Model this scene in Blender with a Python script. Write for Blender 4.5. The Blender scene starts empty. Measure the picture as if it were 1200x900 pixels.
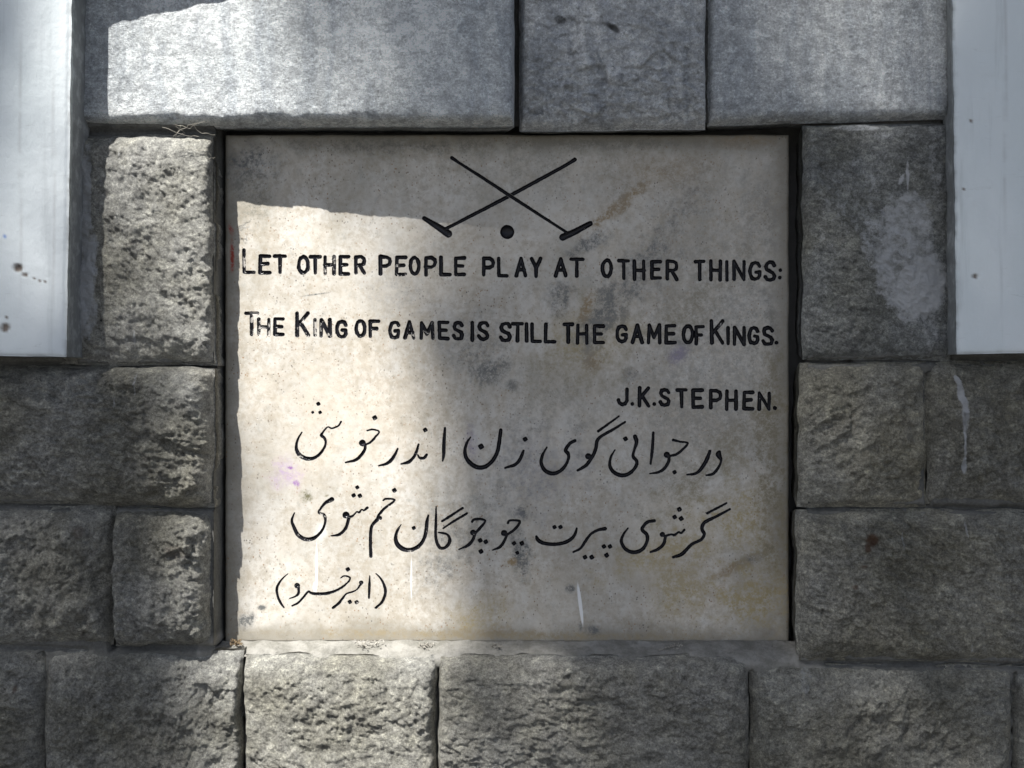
import bpy, math, random
import numpy as np
from mathutils import Vector
from mathutils.geometry import delaunay_2d_cdt

# ------------------------------------------------------------------ camera, light
D = 1.6            # metres from the lens to the marble face
CZ = 1.5           # height of the lens
scene = bpy.context.scene
cam_d = bpy.data.cameras.new('camera')
cam = bpy.data.objects.new('camera', cam_d)
scene.collection.objects.link(cam)
cam.location = (0, -D, CZ)
cam.rotation_euler = (math.radians(90), 0, 0)
cam_d.sensor_width = 36
cam_d.lens = 36 * D / 1.2
cam_d.clip_start = 0.02
cam_d.clip_end = 400
scene.camera = cam

SUN = Vector((-0.55, -1.0, 1.62)).normalized()      # towards the sun
elev = math.asin(SUN.z)
azim = math.atan2(SUN.x, SUN.y)                      # clockwise from +Y
world = bpy.data.worlds.new('World')
scene.world = world
world.use_nodes = True
wn = world.node_tree
bg = wn.nodes['Background']
sky = wn.nodes.new('ShaderNodeTexSky')
sky.sky_type = 'NISHITA'
sky.sun_disc = False
sky.sun_elevation = elev
sky.sun_rotation = azim
sky.air_density = .6
sky.dust_density = 4.0
sky.altitude = 2000
hsv = wn.nodes.new('ShaderNodeHueSaturation')        # pale, slightly hazy sky
hsv.inputs['Saturation'].default_value = .62
wn.links.new(sky.outputs[0], hsv.inputs['Color'])
wn.links.new(hsv.outputs[0], bg.inputs[0])
bg.inputs[1].default_value = 0.076
sd = bpy.data.lights.new('sun', 'SUN')
sd.energy = 5.0
sd.angle = math.radians(0.53)
sd.color = (1.0, 0.968, 0.92)
sun = bpy.data.objects.new('sun', sd)
scene.collection.objects.link(sun)
sun.rotation_euler = SUN.to_track_quat('Z', 'Y').to_euler()
sun.location = SUN * 15
vs = scene.view_settings
vs.view_transform = 'Standard'
vs.look = 'None'
vs.exposure = 0.88
vs.gamma = 1
vs.use_curve_mapping = False
scene.cycles.use_denoising = True
scene.cycles.max_bounces = 6

C = scene.collection
rng = np.random.default_rng(7)


def wx(px, y=0.0):                                   # photograph column -> metres at depth y
    return (px - 600) / 1000 * (D + y) / D


def wz(py, y=0.0):
    return CZ + (450 - py) / 1000 * (D + y) / D


# ------------------------------------------------------------------ noise
def _hash(ix, iy, seed):
    n = (ix.astype(np.int64) * 374761393 + iy.astype(np.int64) * 668265263 + seed * 974634777) & 0xffffffff
    n = ((n ^ (n >> 13)) * 1274126177) & 0xffffffff
    n = (n ^ (n >> 16)) & 0xffffffff
    n = (n * 2246822519) & 0xffffffff
    return ((n ^ (n >> 15)) & 0xffffff) / float(0xffffff)


def perlin(x, y, seed=0):
    xi = np.floor(x); yi = np.floor(y)
    xf = x - xi; yf = y - yi
    u = xf * xf * xf * (xf * (xf * 6 - 15) + 10)
    v = yf * yf * yf * (yf * (yf * 6 - 15) + 10)

    def g(dx, dy):
        a = _hash(xi + dx, yi + dy, seed) * 2 * math.pi
        return np.cos(a) * (xf - dx) + np.sin(a) * (yf - dy)
    n0 = g(0, 0) * (1 - u) + g(1, 0) * u
    n1 = g(0, 1) * (1 - u) + g(1, 1) * u
    return (n0 * (1 - v) + n1 * v) * 1.5


def fbm(x, y, seed=0, octs=4, gain=0.5, ridged=False):
    s = 0; a = 1; t = 0
    for i in range(octs):
        n = perlin(x * 2 ** i + 17.3 * i, y * 2 ** i - 9.1 * i, seed + i * 11)
        if ridged:
            n = 1 - 2 * np.abs(n)
        s = s + a * n; t += a; a *= gain
    return s / t


def facets(x, y, seed=0, slope=1.0):
    """broken-stone facets: each cell is its own tilted plane"""
    xi = np.floor(x); yi = np.floor(y)
    best = np.full(x.shape, 1e9); h = np.zeros(x.shape)
    for dx in (-1, 0, 1):
        for dy in (-1, 0, 1):
            cx = xi + dx; cy = yi + dy
            px = cx + _hash(cx, cy, seed); py = cy + _hash(cx, cy, seed + 1)
            d = (x - px) ** 2 + (y - py) ** 2
            a = _hash(cx, cy, seed + 2) * 2 * math.pi
            r = _hash(cx, cy, seed + 3)
            hh = ((x - px) * np.cos(a) + (y - py) * np.sin(a)) * slope * (0.4 + r) + (_hash(cx, cy, seed + 4) - .5) * .5
            m = d < best
            best = np.where(m, d, best); h = np.where(m, hh, h)
    return h


def sstep(a, b, x):
    t = np.clip((x - a) / (b - a), 0, 1)
    return t * t * (3 - 2 * t)


# ------------------------------------------------------------------ object helpers
def mesh_np(name, verts, faces, mat, smooth=True, attrs=None, colattr=None):
    """faces: (n,3) or (n,4) array"""
    me = bpy.data.meshes.new(name)
    verts = np.asarray(verts, dtype=np.float32)
    faces = np.asarray(faces, dtype=np.int32)
    k = faces.shape[1]
    me.vertices.add(len(verts)); me.vertices.foreach_set('co', verts.ravel())
    me.loops.add(faces.size); me.loops.foreach_set('vertex_index', faces.ravel())
    me.polygons.add(len(faces))
    me.polygons.foreach_set('loop_start', np.arange(0, faces.size, k, dtype=np.int32))
    me.polygons.foreach_set('loop_total', np.full(len(faces), k, dtype=np.int32))
    me.polygons.foreach_set('use_smooth', np.full(len(faces), smooth))
    for an, av in (attrs or {}).items():
        a = me.attributes.new(an, 'FLOAT', 'POINT')
        a.data.foreach_set('value', np.asarray(av, dtype=np.float32))
    me.update(calc_edges=True)
    me.validate()
    if mat: me.materials.append(mat)
    return me


def link(name, me, parent=None, loc=(0, 0, 0)):
    o = bpy.data.objects.new(name, me)
    C.objects.link(o)
    o.location = loc
    if parent:
        o.parent = parent
    return o


def thing(name, label, cat, loc, group=None):
    o = bpy.data.objects.new(name, None)
    o.empty_display_size = 0.05
    C.objects.link(o); o.location = loc
    o['label'] = label; o['category'] = cat; o['kind'] = 'thing'
    if group: o['group'] = group
    return o


# ------------------------------------------------------------------ materials
class NT:
    def __init__(s, name):
        s.m = bpy.data.materials.new(name); s.m.use_nodes = True
        s.t = s.m.node_tree; s.N = s.t.nodes; s.L = s.t.links
        s.b = s.N['Principled BSDF']
        s.co = s.N.new('ShaderNodeTexCoord').outputs['Object']

    def n(s, kind, **kw):
        nd = s.N.new(kind)
        for k, v in kw.items(): setattr(nd, k, v)
        return nd

    def put(s, sock, v):
        if hasattr(v, 'is_output') or isinstance(v, bpy.types.NodeSocket): s.L.new(v, sock)
        elif v is not None: sock.default_value = v

    def noise(s, scale, detail=4, rough=.55, dist=0, co=None, out=0):
        nd = s.n('ShaderNodeTexNoise'); s.put(nd.inputs['Vector'], co or s.co)
        nd.inputs['Scale'].default_value = scale; nd.inputs['Detail'].default_value = detail
        nd.inputs['Roughness'].default_value = rough; nd.inputs['Distortion'].default_value = dist
        return nd.outputs[out]

    def vor(s, scale, feature='F1', co=None, rnd=1.0):
        nd = s.n('ShaderNodeTexVoronoi', feature=feature); s.put(nd.inputs['Vector'], co or s.co)
        nd.inputs['Scale'].default_value = scale; nd.inputs['Randomness'].default_value = rnd
        return nd.outputs['Distance']

    def mapr(s, v, a, b, c=0., d=1., smooth=True):
        nd = s.n('ShaderNodeMapRange', interpolation_type='SMOOTHSTEP' if smooth else 'LINEAR')
        s.put(nd.inputs[0], v)
        for i, q in zip((1, 2, 3, 4), (a, b, c, d)): nd.inputs[i].default_value = q
        return nd.outputs[0]

    def math(s, op, a, b=None, clamp=False):
        nd = s.n('ShaderNodeMath', operation=op, use_clamp=clamp)
        s.put(nd.inputs[0], a)
        if b is not None: s.put(nd.inputs[1], b)
        return nd.outputs[0]

    def mix(s, f, a, b, mode='MIX'):
        nd = s.n('ShaderNodeMix', data_type='RGBA', blend_type=mode)
        s.put(nd.inputs[0], f)
        s.put(nd.inputs[6], a if not isinstance(a, tuple) else (*a, 1)[:4])
        s.put(nd.inputs[7], b if not isinstance(b, tuple) else (*b, 1)[:4])
        return nd.outputs[2]

    def scalev(s, vec, sc, off=(0, 0, 0), rot=(0, 0, 0)):
        nd = s.n('ShaderNodeMapping'); s.put(nd.inputs[0], vec)
        nd.inputs['Scale'].default_value = sc; nd.inputs['Location'].default_value = off
        nd.inputs['Rotation'].default_value = rot
        return nd.outputs[0]

    def attr(s, name, kind='GEOMETRY', out='Fac'):
        nd = s.n('ShaderNodeAttribute', attribute_name=name, attribute_type=kind)
        return nd.outputs[out]

    def bump(s, h, dist, strength=1., nrm=None):
        nd = s.n('ShaderNodeBump'); s.put(nd.inputs['Height'], h)
        nd.inputs['Distance'].default_value = dist; nd.inputs['Strength'].default_value = strength
        if nrm: s.put(nd.inputs['Normal'], nrm)
        return nd.outputs[0]


def mat_stone(name, grain=1.0, streaks=False):
    t = NT(name)
    info = t.n('ShaderNodeObjectInfo')
    off = t.n('ShaderNodeVectorMath', operation='ADD')
    t.put(off.inputs[0], t.co)
    rv = t.n('ShaderNodeCombineXYZ'); t.put(rv.inputs[0], t.math('MULTIPLY', info.outputs['Random'], 40.)); t.put(rv.inputs[2], t.math('MULTIPLY', info.outputs['Random'], 17.))
    t.put(off.inputs[1], rv.outputs[0]); co = off.outputs[0]
    base = info.outputs['Color']
    big = t.noise(9, 5, .6, co=co)
    c = t.mix(t.mapr(big, .3, .7, .0, .9), base, (.80, .81, .82) if streaks else (.64, .625, .56), 'MULTIPLY')
    warm = t.noise(5, 4, .6, .5, co=t.scalev(co, (1, 1, 1), (3, 3, 3)))
    c = t.mix(t.mapr(warm, .5, .75, 0, .12 if streaks else .45), c, (1.0, .93, .74), 'MULTIPLY')
    mid = t.noise(60, 5, .7, co=co)
    c = t.mix(t.mapr(mid, .25, .75, 0, 1), c, t.mix(1.0, c, (1.45, 1.45, 1.42), 'MULTIPLY'))
    fine = t.noise(420, 3, .7, co=co)
    c = t.mix(t.mapr(fine, .3, .7, .75 * grain, 0), c, (.42, .42, .42), 'MULTIPLY')
    sp = t.vor(520, co=co)
    c = t.mix(t.mapr(sp, .12, .3, .55 * grain, 0), c, (.22, .22, .22), 'MULTIPLY')
    if streaks:
        st = t.noise(14, 5, .65, 1.0, co=t.scalev(co, (1.6, 1, .35), rot=(0, math.radians(8), 0)))
        c = t.mix(t.mapr(st, .42, .62, 0, .55), c, (.60, .63, .68), 'MULTIPLY')
        st2 = t.noise(30, 6, .7, .4, co=t.scalev(co, (.5, 1, 2.2)))
        c = t.mix(t.mapr(st2, .5, .72, 0, .5), c, (.62, .62, .62), 'MULTIPLY')
    fl = t.noise(150, 7, .85, .2, co=t.scalev(co, (1, 1, 1.5), (2, 5, 1)))
    c = t.mix(t.mapr(fl, .50, .64, 0, .7 * grain), c, t.mix(1.0, c, (1.8, 1.8, 1.75), 'MULTIPLY'))
    c = t.mix(t.mapr(fl, .36, .48, .6 * grain, 0), c, (.45, .45, .44), 'MULTIPLY')
    fb = t.noise(70, 6, .8, .3, co=t.scalev(co, (1, 1, 1.4), (7, 5, 1)))
    c = t.mix(t.mapr(fb, .50, .60, 0, .55 * grain), c, t.mix(1.0, c, (1.6, 1.6, 1.55), 'MULTIPLY'))
    c = t.mix(t.mapr(fb, .38, .48, .5 * grain, 0), c, (.5, .5, .5), 'MULTIPLY')
    # marks with a shape of their own
    c = t.mix(t.attr('rust'), c, (.13, .065, .035))
    c = t.mix(t.attr('dark'), c, (.045, .045, .043))
    pn = t.mapr(t.math('ADD', t.attr('paint'), t.math('MULTIPLY', t.math('SUBTRACT', t.noise(120, 7, .85, co=co), .5), 1.7)), .38, .72)
    pn = t.math('MULTIPLY', pn, t.mapr(t.noise(55, 6, .8, co=co), .34, .60, .12, 1.))
    pn = t.math('MAXIMUM', pn, t.mapr(t.attr('paint'), .80, .95))
    c = t.mix(pn, c, t.mix(t.noise(90, 3), (.58, .60, .61), (.78, .80, .81)))
    t.put(t.b.inputs['Base Color'], c)
    t.b.inputs['Roughness'].default_value = .88
    t.b.inputs['Specular IOR Level'].default_value = .25
    h = t.math('ADD', t.math('MULTIPLY', t.noise(260, 6, .85, .2, co=co), 1.0), t.math('MULTIPLY', t.noise(620, 4, .8, co=co), .8))
    h = t.math('ADD', h, t.math('MULTIPLY', t.vor(160, co=co), .35))
    t.put(t.b.inputs['Normal'], t.bump(h, .0045 * grain, 1.))
    return t.m


def mat_mortar():
    t = NT('cement mortar')
    n1 = t.noise(12, 6, .65)
    c = t.mix(t.mapr(n1, .3, .7), (.13, .132, .124), (.24, .238, .22))
    c = t.mix(t.mapr(t.noise(300, 3, .7), .35, .65, .5, 0), c, (.5, .5, .5), 'MULTIPLY')
    c = t.mix(t.attr('lit_ledge'), c, t.mix(t.mapr(t.noise(35, 7, .75), .35, .65), (.22, .215, .19), (.37, .36, .33)))  # paler mortar on the ledge: its sunlit brightness is put into the colour
    c = t.mix(t.attr('dark'), c, (.05, .05, .048))
    pn = t.mapr(t.math('ADD', t.attr('paint'), t.math('MULTIPLY', t.math('SUBTRACT', t.noise(120, 7, .85), .5), 1.7)), .5, .8, 0, .7)
    c = t.mix(pn, c, (.5, .52, .53))
    t.put(t.b.inputs['Base Color'], c)
    t.b.inputs['Roughness'].default_value = .92
    t.b.inputs['Specular IOR Level'].default_value = .2
    h = t.math('ADD', t.noise(120, 6, .7), t.math('MULTIPLY', t.noise(600, 2), .3))
    t.put(t.b.inputs['Normal'], t.bump(h, .0035, 1.))
    return t.m


def mat_panel():
    t = NT('white wall paint')
    n1 = t.noise(5, 5, .6, co=t.scalev(t.co, (1.5, 1, .5)))
    c = t.mix(t.mapr(n1, .3, .7), (.73, .80, .815), (.81, .865, .88))
    dr = t.noise(26, 5, .6, co=t.scalev(t.co, (1.6, 1, .12)))
    c = t.mix(t.mapr(dr, .56, .72, 0, .35), c, (.55, .56, .55), 'MULTIPLY')
    sc = t.noise(60, 5, .7, 1.5, co=t.scalev(t.co, (.3, 1, 2.4)))
    c = t.mix(t.mapr(sc, .62, .72, 0, .35), c, (.62, .62, .6), 'MULTIPLY')
    c = t.mix(t.attr('edge'), c, t.mix(t.mapr(t.noise(60, 5, .7), .45, .7), (.10, .10, .095), (.34, .35, .35)))
    c = t.mix(t.attr('rust'), c, t.mix(t.noise(150, 2), (.10, .075, .06), (.26, .22, .19)))
    c = t.mix(t.attr('blue'), c, (.25, .38, .70))
    t.put(t.b.inputs['Base Color'], c)
    t.b.inputs['Roughness'].default_value = .5
    t.b.inputs['Specular IOR Level'].default_value = .35
    h = t.math('ADD', t.math('MULTIPLY', t.noise(22, 4), 1.6), t.math('MULTIPLY', t.noise(150, 4, .65, co=t.scalev(t.co, (1, 1, .6))), .5))
    t.put(t.b.inputs['Normal'], t.bump(h, .0022, .6))
    return t.m


def marble_colour(t):
    """weathered cream marble; returns colour socket"""
    n1 = t.noise(7, 6, .62, .4)
    c = t.mix(t.mapr(n1, .32, .68), (.55, .53, .48), (.70, .68, .63))
    cl = t.noise(34, 6, .7, .3)
    c = t.mix(t.mapr(cl, .35, .65, 0, .75), c, (.90, .86, .80), 'MULTIPLY')
    cr = t.noise(150, 5, .7)
    c = t.mix(t.mapr(cr, .35, .7, 0, .55), c, (.83, .80, .76), 'MULTIPLY')
    # rusty freckles, denser in some regions
    dens = t.noise(6, 3, .6, co=t.scalev(t.co, (1, 1, 1), (4.2, 1, 2)))
    fre = t.noise(230, 4, .7, .1)
    fm = t.mapr(t.math('ADD', fre, t.math('MULTIPLY', dens, .25)), .73, .83, 0, .7)
    c = t.mix(fm, c, (.36, .23, .13))
    fre2 = t.noise(115, 4, .65, .8, co=t.scalev(t.co, (1, 1, .75), (7, 0, 3)))
    fm2 = t.mapr(t.math('ADD', fre2, t.math('MULTIPLY', dens, .2)), .75, .86, 0, .75)
    c = t.mix(fm2, c, (.20, .19, .16))
    # soft grey veils running down
    ve = t.noise(12, 5, .6, .8, co=t.scalev(t.co, (1.3, 1, .55), (1, 0, 5), (0, math.radians(25), 0)))
    c = t.mix(t.mapr(ve, .52, .72, 0, .5), c, (.66, .66, .62), 'MULTIPLY')
    mo = t.noise(75, 8, .82, .2)
    c = t.mix(t.mapr(t.math('ADD', mo, t.math('MULTIPLY', dens, .35)), .62, .82, 0, .6), c, (.38, .33, .25))
    mo2 = t.noise(48, 8, .8, .3, co=t.scalev(t.co, (1, 1, .8), (9, 0, 1)))
    c = t.mix(t.mapr(mo2, .54, .68, 0, .5), c, (.33, .33, .30))
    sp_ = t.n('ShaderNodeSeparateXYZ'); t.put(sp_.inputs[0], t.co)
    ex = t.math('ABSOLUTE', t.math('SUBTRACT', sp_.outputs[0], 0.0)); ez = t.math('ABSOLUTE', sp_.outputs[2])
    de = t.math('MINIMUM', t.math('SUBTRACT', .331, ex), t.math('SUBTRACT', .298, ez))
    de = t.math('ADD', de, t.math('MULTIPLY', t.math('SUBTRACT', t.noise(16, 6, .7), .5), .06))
    c = t.mix(t.mapr(de, .0, .034, .75, 0), c, t.mix(t.noise(30, 4), (.17, .15, .11), (.30, .28, .23)))  # darker edge band: dirt, plus the shade of the recess put into the colour
    pep = t.vor(240, co=t.scalev(t.co, (1, 1, .8)))
    pg = t.mapr(t.noise(22, 5, .7, co=t.scalev(t.co, (1, 1, 1), (2, 2, 8))), .40, .62)
    c = t.mix(t.math('MULTIPLY', t.mapr(pep, .12, .26, .9, 0), pg), c, t.mix(t.mapr(t.noise(60, 2), .4, .6), (.12, .11, .10), (.30, .17, .08)))
    # individual stains and one wide darkening: x px, y px, rx, ry, angle deg, colour, strength, raggedness
    wob = t.noise(55, 5, .7)
    wob2 = t.noise(14, 4, .6)
    rags = t.math('ADD', t.math('MULTIPLY', t.math('SUBTRACT', wob, .5), 2.2), t.math('MULTIPLY', t.math('SUBTRACT', wob2, .5), 1.6))
    gran = t.mapr(t.noise(120, 6, .8), .38, .62, .2, 1.25)
    gran2 = t.mapr(t.noise(330, 4, .8, co=t.scalev(t.co, (1, 1, 1), (3, 1, 4))), .35, .65, .45, 1.2)
    gg = t.math('MULTIPLY', t.math('MULTIPLY', gran, gran2), 1.9)

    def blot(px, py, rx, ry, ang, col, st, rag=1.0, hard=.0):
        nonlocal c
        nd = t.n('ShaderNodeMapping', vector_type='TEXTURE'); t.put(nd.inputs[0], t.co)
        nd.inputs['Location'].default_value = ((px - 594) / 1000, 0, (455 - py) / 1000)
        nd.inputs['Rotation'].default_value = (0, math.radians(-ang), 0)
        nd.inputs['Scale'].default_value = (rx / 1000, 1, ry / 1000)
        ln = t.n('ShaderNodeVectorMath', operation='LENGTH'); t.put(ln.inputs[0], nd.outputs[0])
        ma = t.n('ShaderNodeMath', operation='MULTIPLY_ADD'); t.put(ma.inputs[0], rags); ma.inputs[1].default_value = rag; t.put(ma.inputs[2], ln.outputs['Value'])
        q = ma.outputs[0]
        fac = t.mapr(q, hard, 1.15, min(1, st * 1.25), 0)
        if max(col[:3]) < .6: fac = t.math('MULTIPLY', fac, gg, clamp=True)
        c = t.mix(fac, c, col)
    brown = (.30, .22, .12); grey = (.15, .155, .15); yel = (.42, .34, .18); viol = (.28, .24, .36)
    for a in [
        (690, 405, 75, 60, 20, yel, .45, 1), (705, 375, 26, 50, -30, grey, .55, 1), (655, 350, 22, 26, 0, grey, .45, 1),
        (688, 360, 9, 22, -20, brown, .8, .8), (575, 435, 30, 16, 25, grey, .6, 1), (560, 405, 45, 45, 0, grey, .28, 1),
        (695, 425, 16, 14, 0, brown, .75, 1), (600, 452, 8, 9, 0, grey, .8, .5), (740, 440, 12, 14, 0, grey, .5, .8),
        (795, 415, 13, 20, -30, viol, .8, .8), (800, 400, 16, 8, 0, grey, .6, .7), (715, 250, 60, 10, 38, brown, .55, 1),
        (745, 225, 30, 8, 40, brown, .5, 1), (690, 285, 40, 14, 30, grey, .5, 1), (770, 650, 90, 22, 20, yel, .4, 1.2),
        (860, 665, 40, 8, 25, brown, .85, .9), (880, 655, 26, 9, 20, grey, .5, 1), (800, 690, 50, 60, 10, yel, .4, 1),
        (612, 650, 14, 34, 0, grey, .55, .8), (600, 658, 7, 6, 0, brown, .95, .5), (612, 600, 10, 14, 0, grey, .5, .8),
        (335, 553, 20, 22, -20, (.46, .36, .50), .42, 1.1), (340, 548, 4, 3, 0, (.26, .13, .34), .9, .3), (347, 566, 5, 4, -30, (.30, .17, .38), .8, .4),
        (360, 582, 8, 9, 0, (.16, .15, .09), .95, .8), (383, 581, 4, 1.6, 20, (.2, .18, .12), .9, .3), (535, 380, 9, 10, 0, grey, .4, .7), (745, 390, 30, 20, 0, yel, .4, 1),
        (350, 380, 16, 6, 70, grey, .25, .9), (400, 480, 120, 100, 0, (.70, .62, .50), .25, 1), (370, 345, 22, 1.3, 8, grey, .6, .15),
        (308, 712, 8, 4, 0, grey, .8, .6), (287, 728, 16, 12, 30, grey, .85, .7), (290, 190, 40, 30, 0, grey, .5, 1.1), (300, 230, 30, 40, 0, (.25, .24, .2), .4, 1),
        (780, 200, 70, 30, 0, brown, .28, 1.2), (870, 165, 60, 12, 0, brown, .4, 1), (905, 380, 10, 60, 10, grey, .45, 1), (560, 722, 60, 30, 20, yel, .3, 1.1), (580, 742, 25, 10, 20, brown, .4, 1),
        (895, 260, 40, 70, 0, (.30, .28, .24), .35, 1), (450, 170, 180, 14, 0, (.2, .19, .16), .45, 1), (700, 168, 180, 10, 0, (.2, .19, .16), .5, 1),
        (590, 744, 320, 7, -.6, (.32, .27, .18), .6, .7), (680, 735, 3, 8, 0, grey, .5, .5), (695, 738, 14, 8, 0, grey, .6, .9),
        (272, 300, 3.2, 24, 0, (.34, .05, .03), .95, .35), (271, 270, 3.5, 8, 20, (.34, .05, .03), .9, .3),
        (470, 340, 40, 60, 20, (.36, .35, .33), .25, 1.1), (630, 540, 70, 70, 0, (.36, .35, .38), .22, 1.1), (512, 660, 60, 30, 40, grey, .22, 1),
        (818, 480, 60, 50, 0, (.36, .33, .27), .3, 1.1), (860, 420, 190, 330, 0, (.33, .32, .29), .32, .8), (668, 690, 7, 6, 0, grey, .6, .6), (553, 518, 10, 26, 10, viol, .3, .8),  # the widest ellipse darkens the whole right side
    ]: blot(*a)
    # white paint drips
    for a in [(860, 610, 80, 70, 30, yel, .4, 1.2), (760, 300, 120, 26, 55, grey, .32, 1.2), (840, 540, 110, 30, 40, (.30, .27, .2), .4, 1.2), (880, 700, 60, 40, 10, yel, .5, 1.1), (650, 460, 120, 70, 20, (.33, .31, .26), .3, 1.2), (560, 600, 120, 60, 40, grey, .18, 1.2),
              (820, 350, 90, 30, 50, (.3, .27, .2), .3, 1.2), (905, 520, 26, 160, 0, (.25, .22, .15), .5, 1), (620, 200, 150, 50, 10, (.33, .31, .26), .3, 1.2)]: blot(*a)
    white = (.86, .87, .86)
    for a in [(371, 665, 1.6, 30, 0, white, .85, .12, .6), (482, 677, 1.1, 26, 0, white, .7, .12, .6), (680, 708, 2.2, 25, 7, white, .9, .12, .75),
              (376, 622, 10, 14, 0, white, .45, .6), (369, 688, 2.6, 7, 0, white, .95, .2, .6)]: blot(*a)
    return c


def mat_marble():
    t = NT('weathered marble')
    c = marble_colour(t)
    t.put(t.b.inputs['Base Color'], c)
    t.put(t.b.inputs['Roughness'], t.mapr(t.noise(40, 4), .3, .7, .42, .62))
    t.b.inputs['Specular IOR Level'].default_value = .4
    h = t.math('ADD', t.math('MULTIPLY', t.noise(9, 3), 3.), t.math('MULTIPLY', t.noise(160, 5, .7), .55))
    pit = t.mapr(t.vor(90, co=t.scalev(t.co, (1, 1, 1))), .0, .10, -.8, 0)
    t.put(t.b.inputs['Normal'], t.bump(t.math('ADD', h, pit), .0011, .5))
    return t.m


def mat_letter():
    t = NT('black enamel in carved grooves')
    wear = t.attr('wear', 'OBJECT')
    n = t.math('ADD', t.noise(140, 4, .7, .5), t.math('MULTIPLY', t.noise(38, 2), .5))
    w = t.mapr(t.math('ADD', n, t.math('MULTIPLY', wear, .26)), 1.02, 1.08)
    w = t.math('MAXIMUM', w, t.math('MULTIPLY', t.mapr(t.attr('lit_rim'), .35, .8), t.mapr(t.noise(90, 3, .6), .42, .54, 0, .85)))  # pale groove rims: the lit lip is painted in as bare marble
    c = t.mix(w, t.mix(t.noise(90, 3), (.006, .006, .008), (.016, .016, .02)), (.42, .40, .37))
    t.put(t.b.inputs['Base Color'], c)
    t.put(t.b.inputs['Roughness'], t.mapr(w, 0, 1, .22, .6))
    t.b.inputs['Specular IOR Level'].default_value = .3
    t.put(t.b.inputs['Normal'], t.bump(t.noise(260, 4, .7), .0009, .6))
    return t.m


def mat_simple(name, c1, c2, scale, rough=.8, bumpd=.001):
    t = NT(name)
    t.put(t.b.inputs['Base Color'], t.mix(t.mapr(t.noise(scale, 5, .65), .3, .7), c1, c2))
    t.b.inputs['Roughness'].default_value = rough
    t.put(t.b.inputs['Normal'], t.bump(t.noise(scale * 6, 4, .7), bumpd, .7))
    return t.m


M_ROCK = mat_stone('rock faced grey stone')
M_SMOOTH = mat_stone('tooled blue grey stone', .8, True)
M_MORTAR = mat_mortar()
M_PANEL = mat_panel()
M_MARBLE = mat_marble()
M_LETTER = mat_letter()

# ------------------------------------------------------------------ the wall
YM = -0.036                      # mortar plane
YB = 0.060                       # back of the recess
wall = thing('stone_wall', 'grey rusticated stone wall of rock faced blocks framing the marble plaque', 'wall', (0, .1, 0))

OPX0, OPX1 = wx(250, -.038), wx(947, -.038)         # recess for the plaque
OPZ0, OPZ1 = wz(753), wz(141, -.05)


def paint_marks(X, Z, marks):
    """marks: px, py, rx, ry, angle, strength at the stone face"""
    s = np.zeros(X.shape)
    for (px, py, rx, ry, ang, st) in marks:
        x = (X - wx(px, -.055)) * 1000; z = (Z - wz(py, -.055)) * 1000
        a = math.radians(ang)
        u = (x * math.cos(a) + z * math.sin(a)) / rx; v = (-x * math.sin(a) + z * math.cos(a)) / ry
        q = np.sqrt(u * u + v * v) + .3 * fbm(X * 60, Z * 60, 5, 3)
        s = np.maximum(s, st * (1 - sstep(.55, 1.1, q)))
    return s


PAINT = [(1062, 290, 44, 85, -8, .85), (1080, 335, 40, 50, -30, 1.), (1030, 285, 26, 44, 10, .6), (1000, 230, 50, 60, 0, .42), (965, 300, 22, 100, 0, .36), (1095, 380, 14, 40, 0, .5), (1066, 205, 2.2, 27, 0, 1.0), (1058, 210, 3.5, 9, -25, .95),
         (1124, 446, 4, 9, 30, 1.), (1128, 462, 5, 22, 12, 1.), (1132, 486, 4.8, 28, 2, 1.), (1132, 512, 2.2, 16, 0, 1.), (1131, 528, 1.6, 10, 0, .9), (1131, 546, 3.6, 14, 0, 1.),
         (1010, 148, 50, 5, 0, .62), (1040, 157, 24, 6, 0, .55), (1100, 190, 12, 90, 0, .48), (1098, 425, 9, 12, 0, .45), (75, 300, 10, 90, 0, .5),
         (100, 330, 14, 80, -6, 1.), (99, 250, 9, 110, 0, .9), (103, 370, 12, 34, -10, .85), (155, 395, 1.5, 16, 0, .7), (159, 450, 2.5, 18, 0, .62), (136, 472, 1.5, 12, 0, .6),
         (602, 70, 2.6, 90, 0, .72), (487, 60, 2.4, 120, 0, .42), (461, 40, 2.4, 90, 0, .45), (121, 70, 1.6, 80, 0, .5), (828, 100, 4, 60, 0, .5),
         (1134, 620, 1.8, 14, 0, .8), (1058, 632, 1.3, 13, 0, .7), (1141, 764, 1.4, 13, 0, .7), (946, 800, 9, 22, -5, .5), (948, 777, 6, 3, 0, .7),
         (1035, 260, 2, 9, -20, .8), (1048, 262, 1.4, 9, -20, .6), (1040, 182, 2, 6, -30, .7), (989, 210, 2, 4, -30, .6), (125, 160, 1.2, 8, 0, .7),
         (138, 180, 1.2, 20, 0, .45), (150, 735, 2, 4, 0, .0), (70, 855, 1.5, 4, 0, .7), (107, 775, 1.2, 10, 0, .5)]
RUST = [(1023, 632, 9, 9, 0, .85), (1016, 642, 4, 6, 0, .8), (1012, 664, 4, 2, 0, .7), (1002, 688, 4, 3, 0, .6), (92, 625, 8, 8, 30, .3), (210, 645, 14, 8, -20, .22), (17, 808, 3, 4, 0, .6)]
DARK = [(657, 22, 9, 6, -10, .7), (719, 33, 10, 4, -35, .8), (100, 378, 2.2, 1.8, 0, 1), (117, 375, 2.2, 1.8, 0, 1)]


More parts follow.
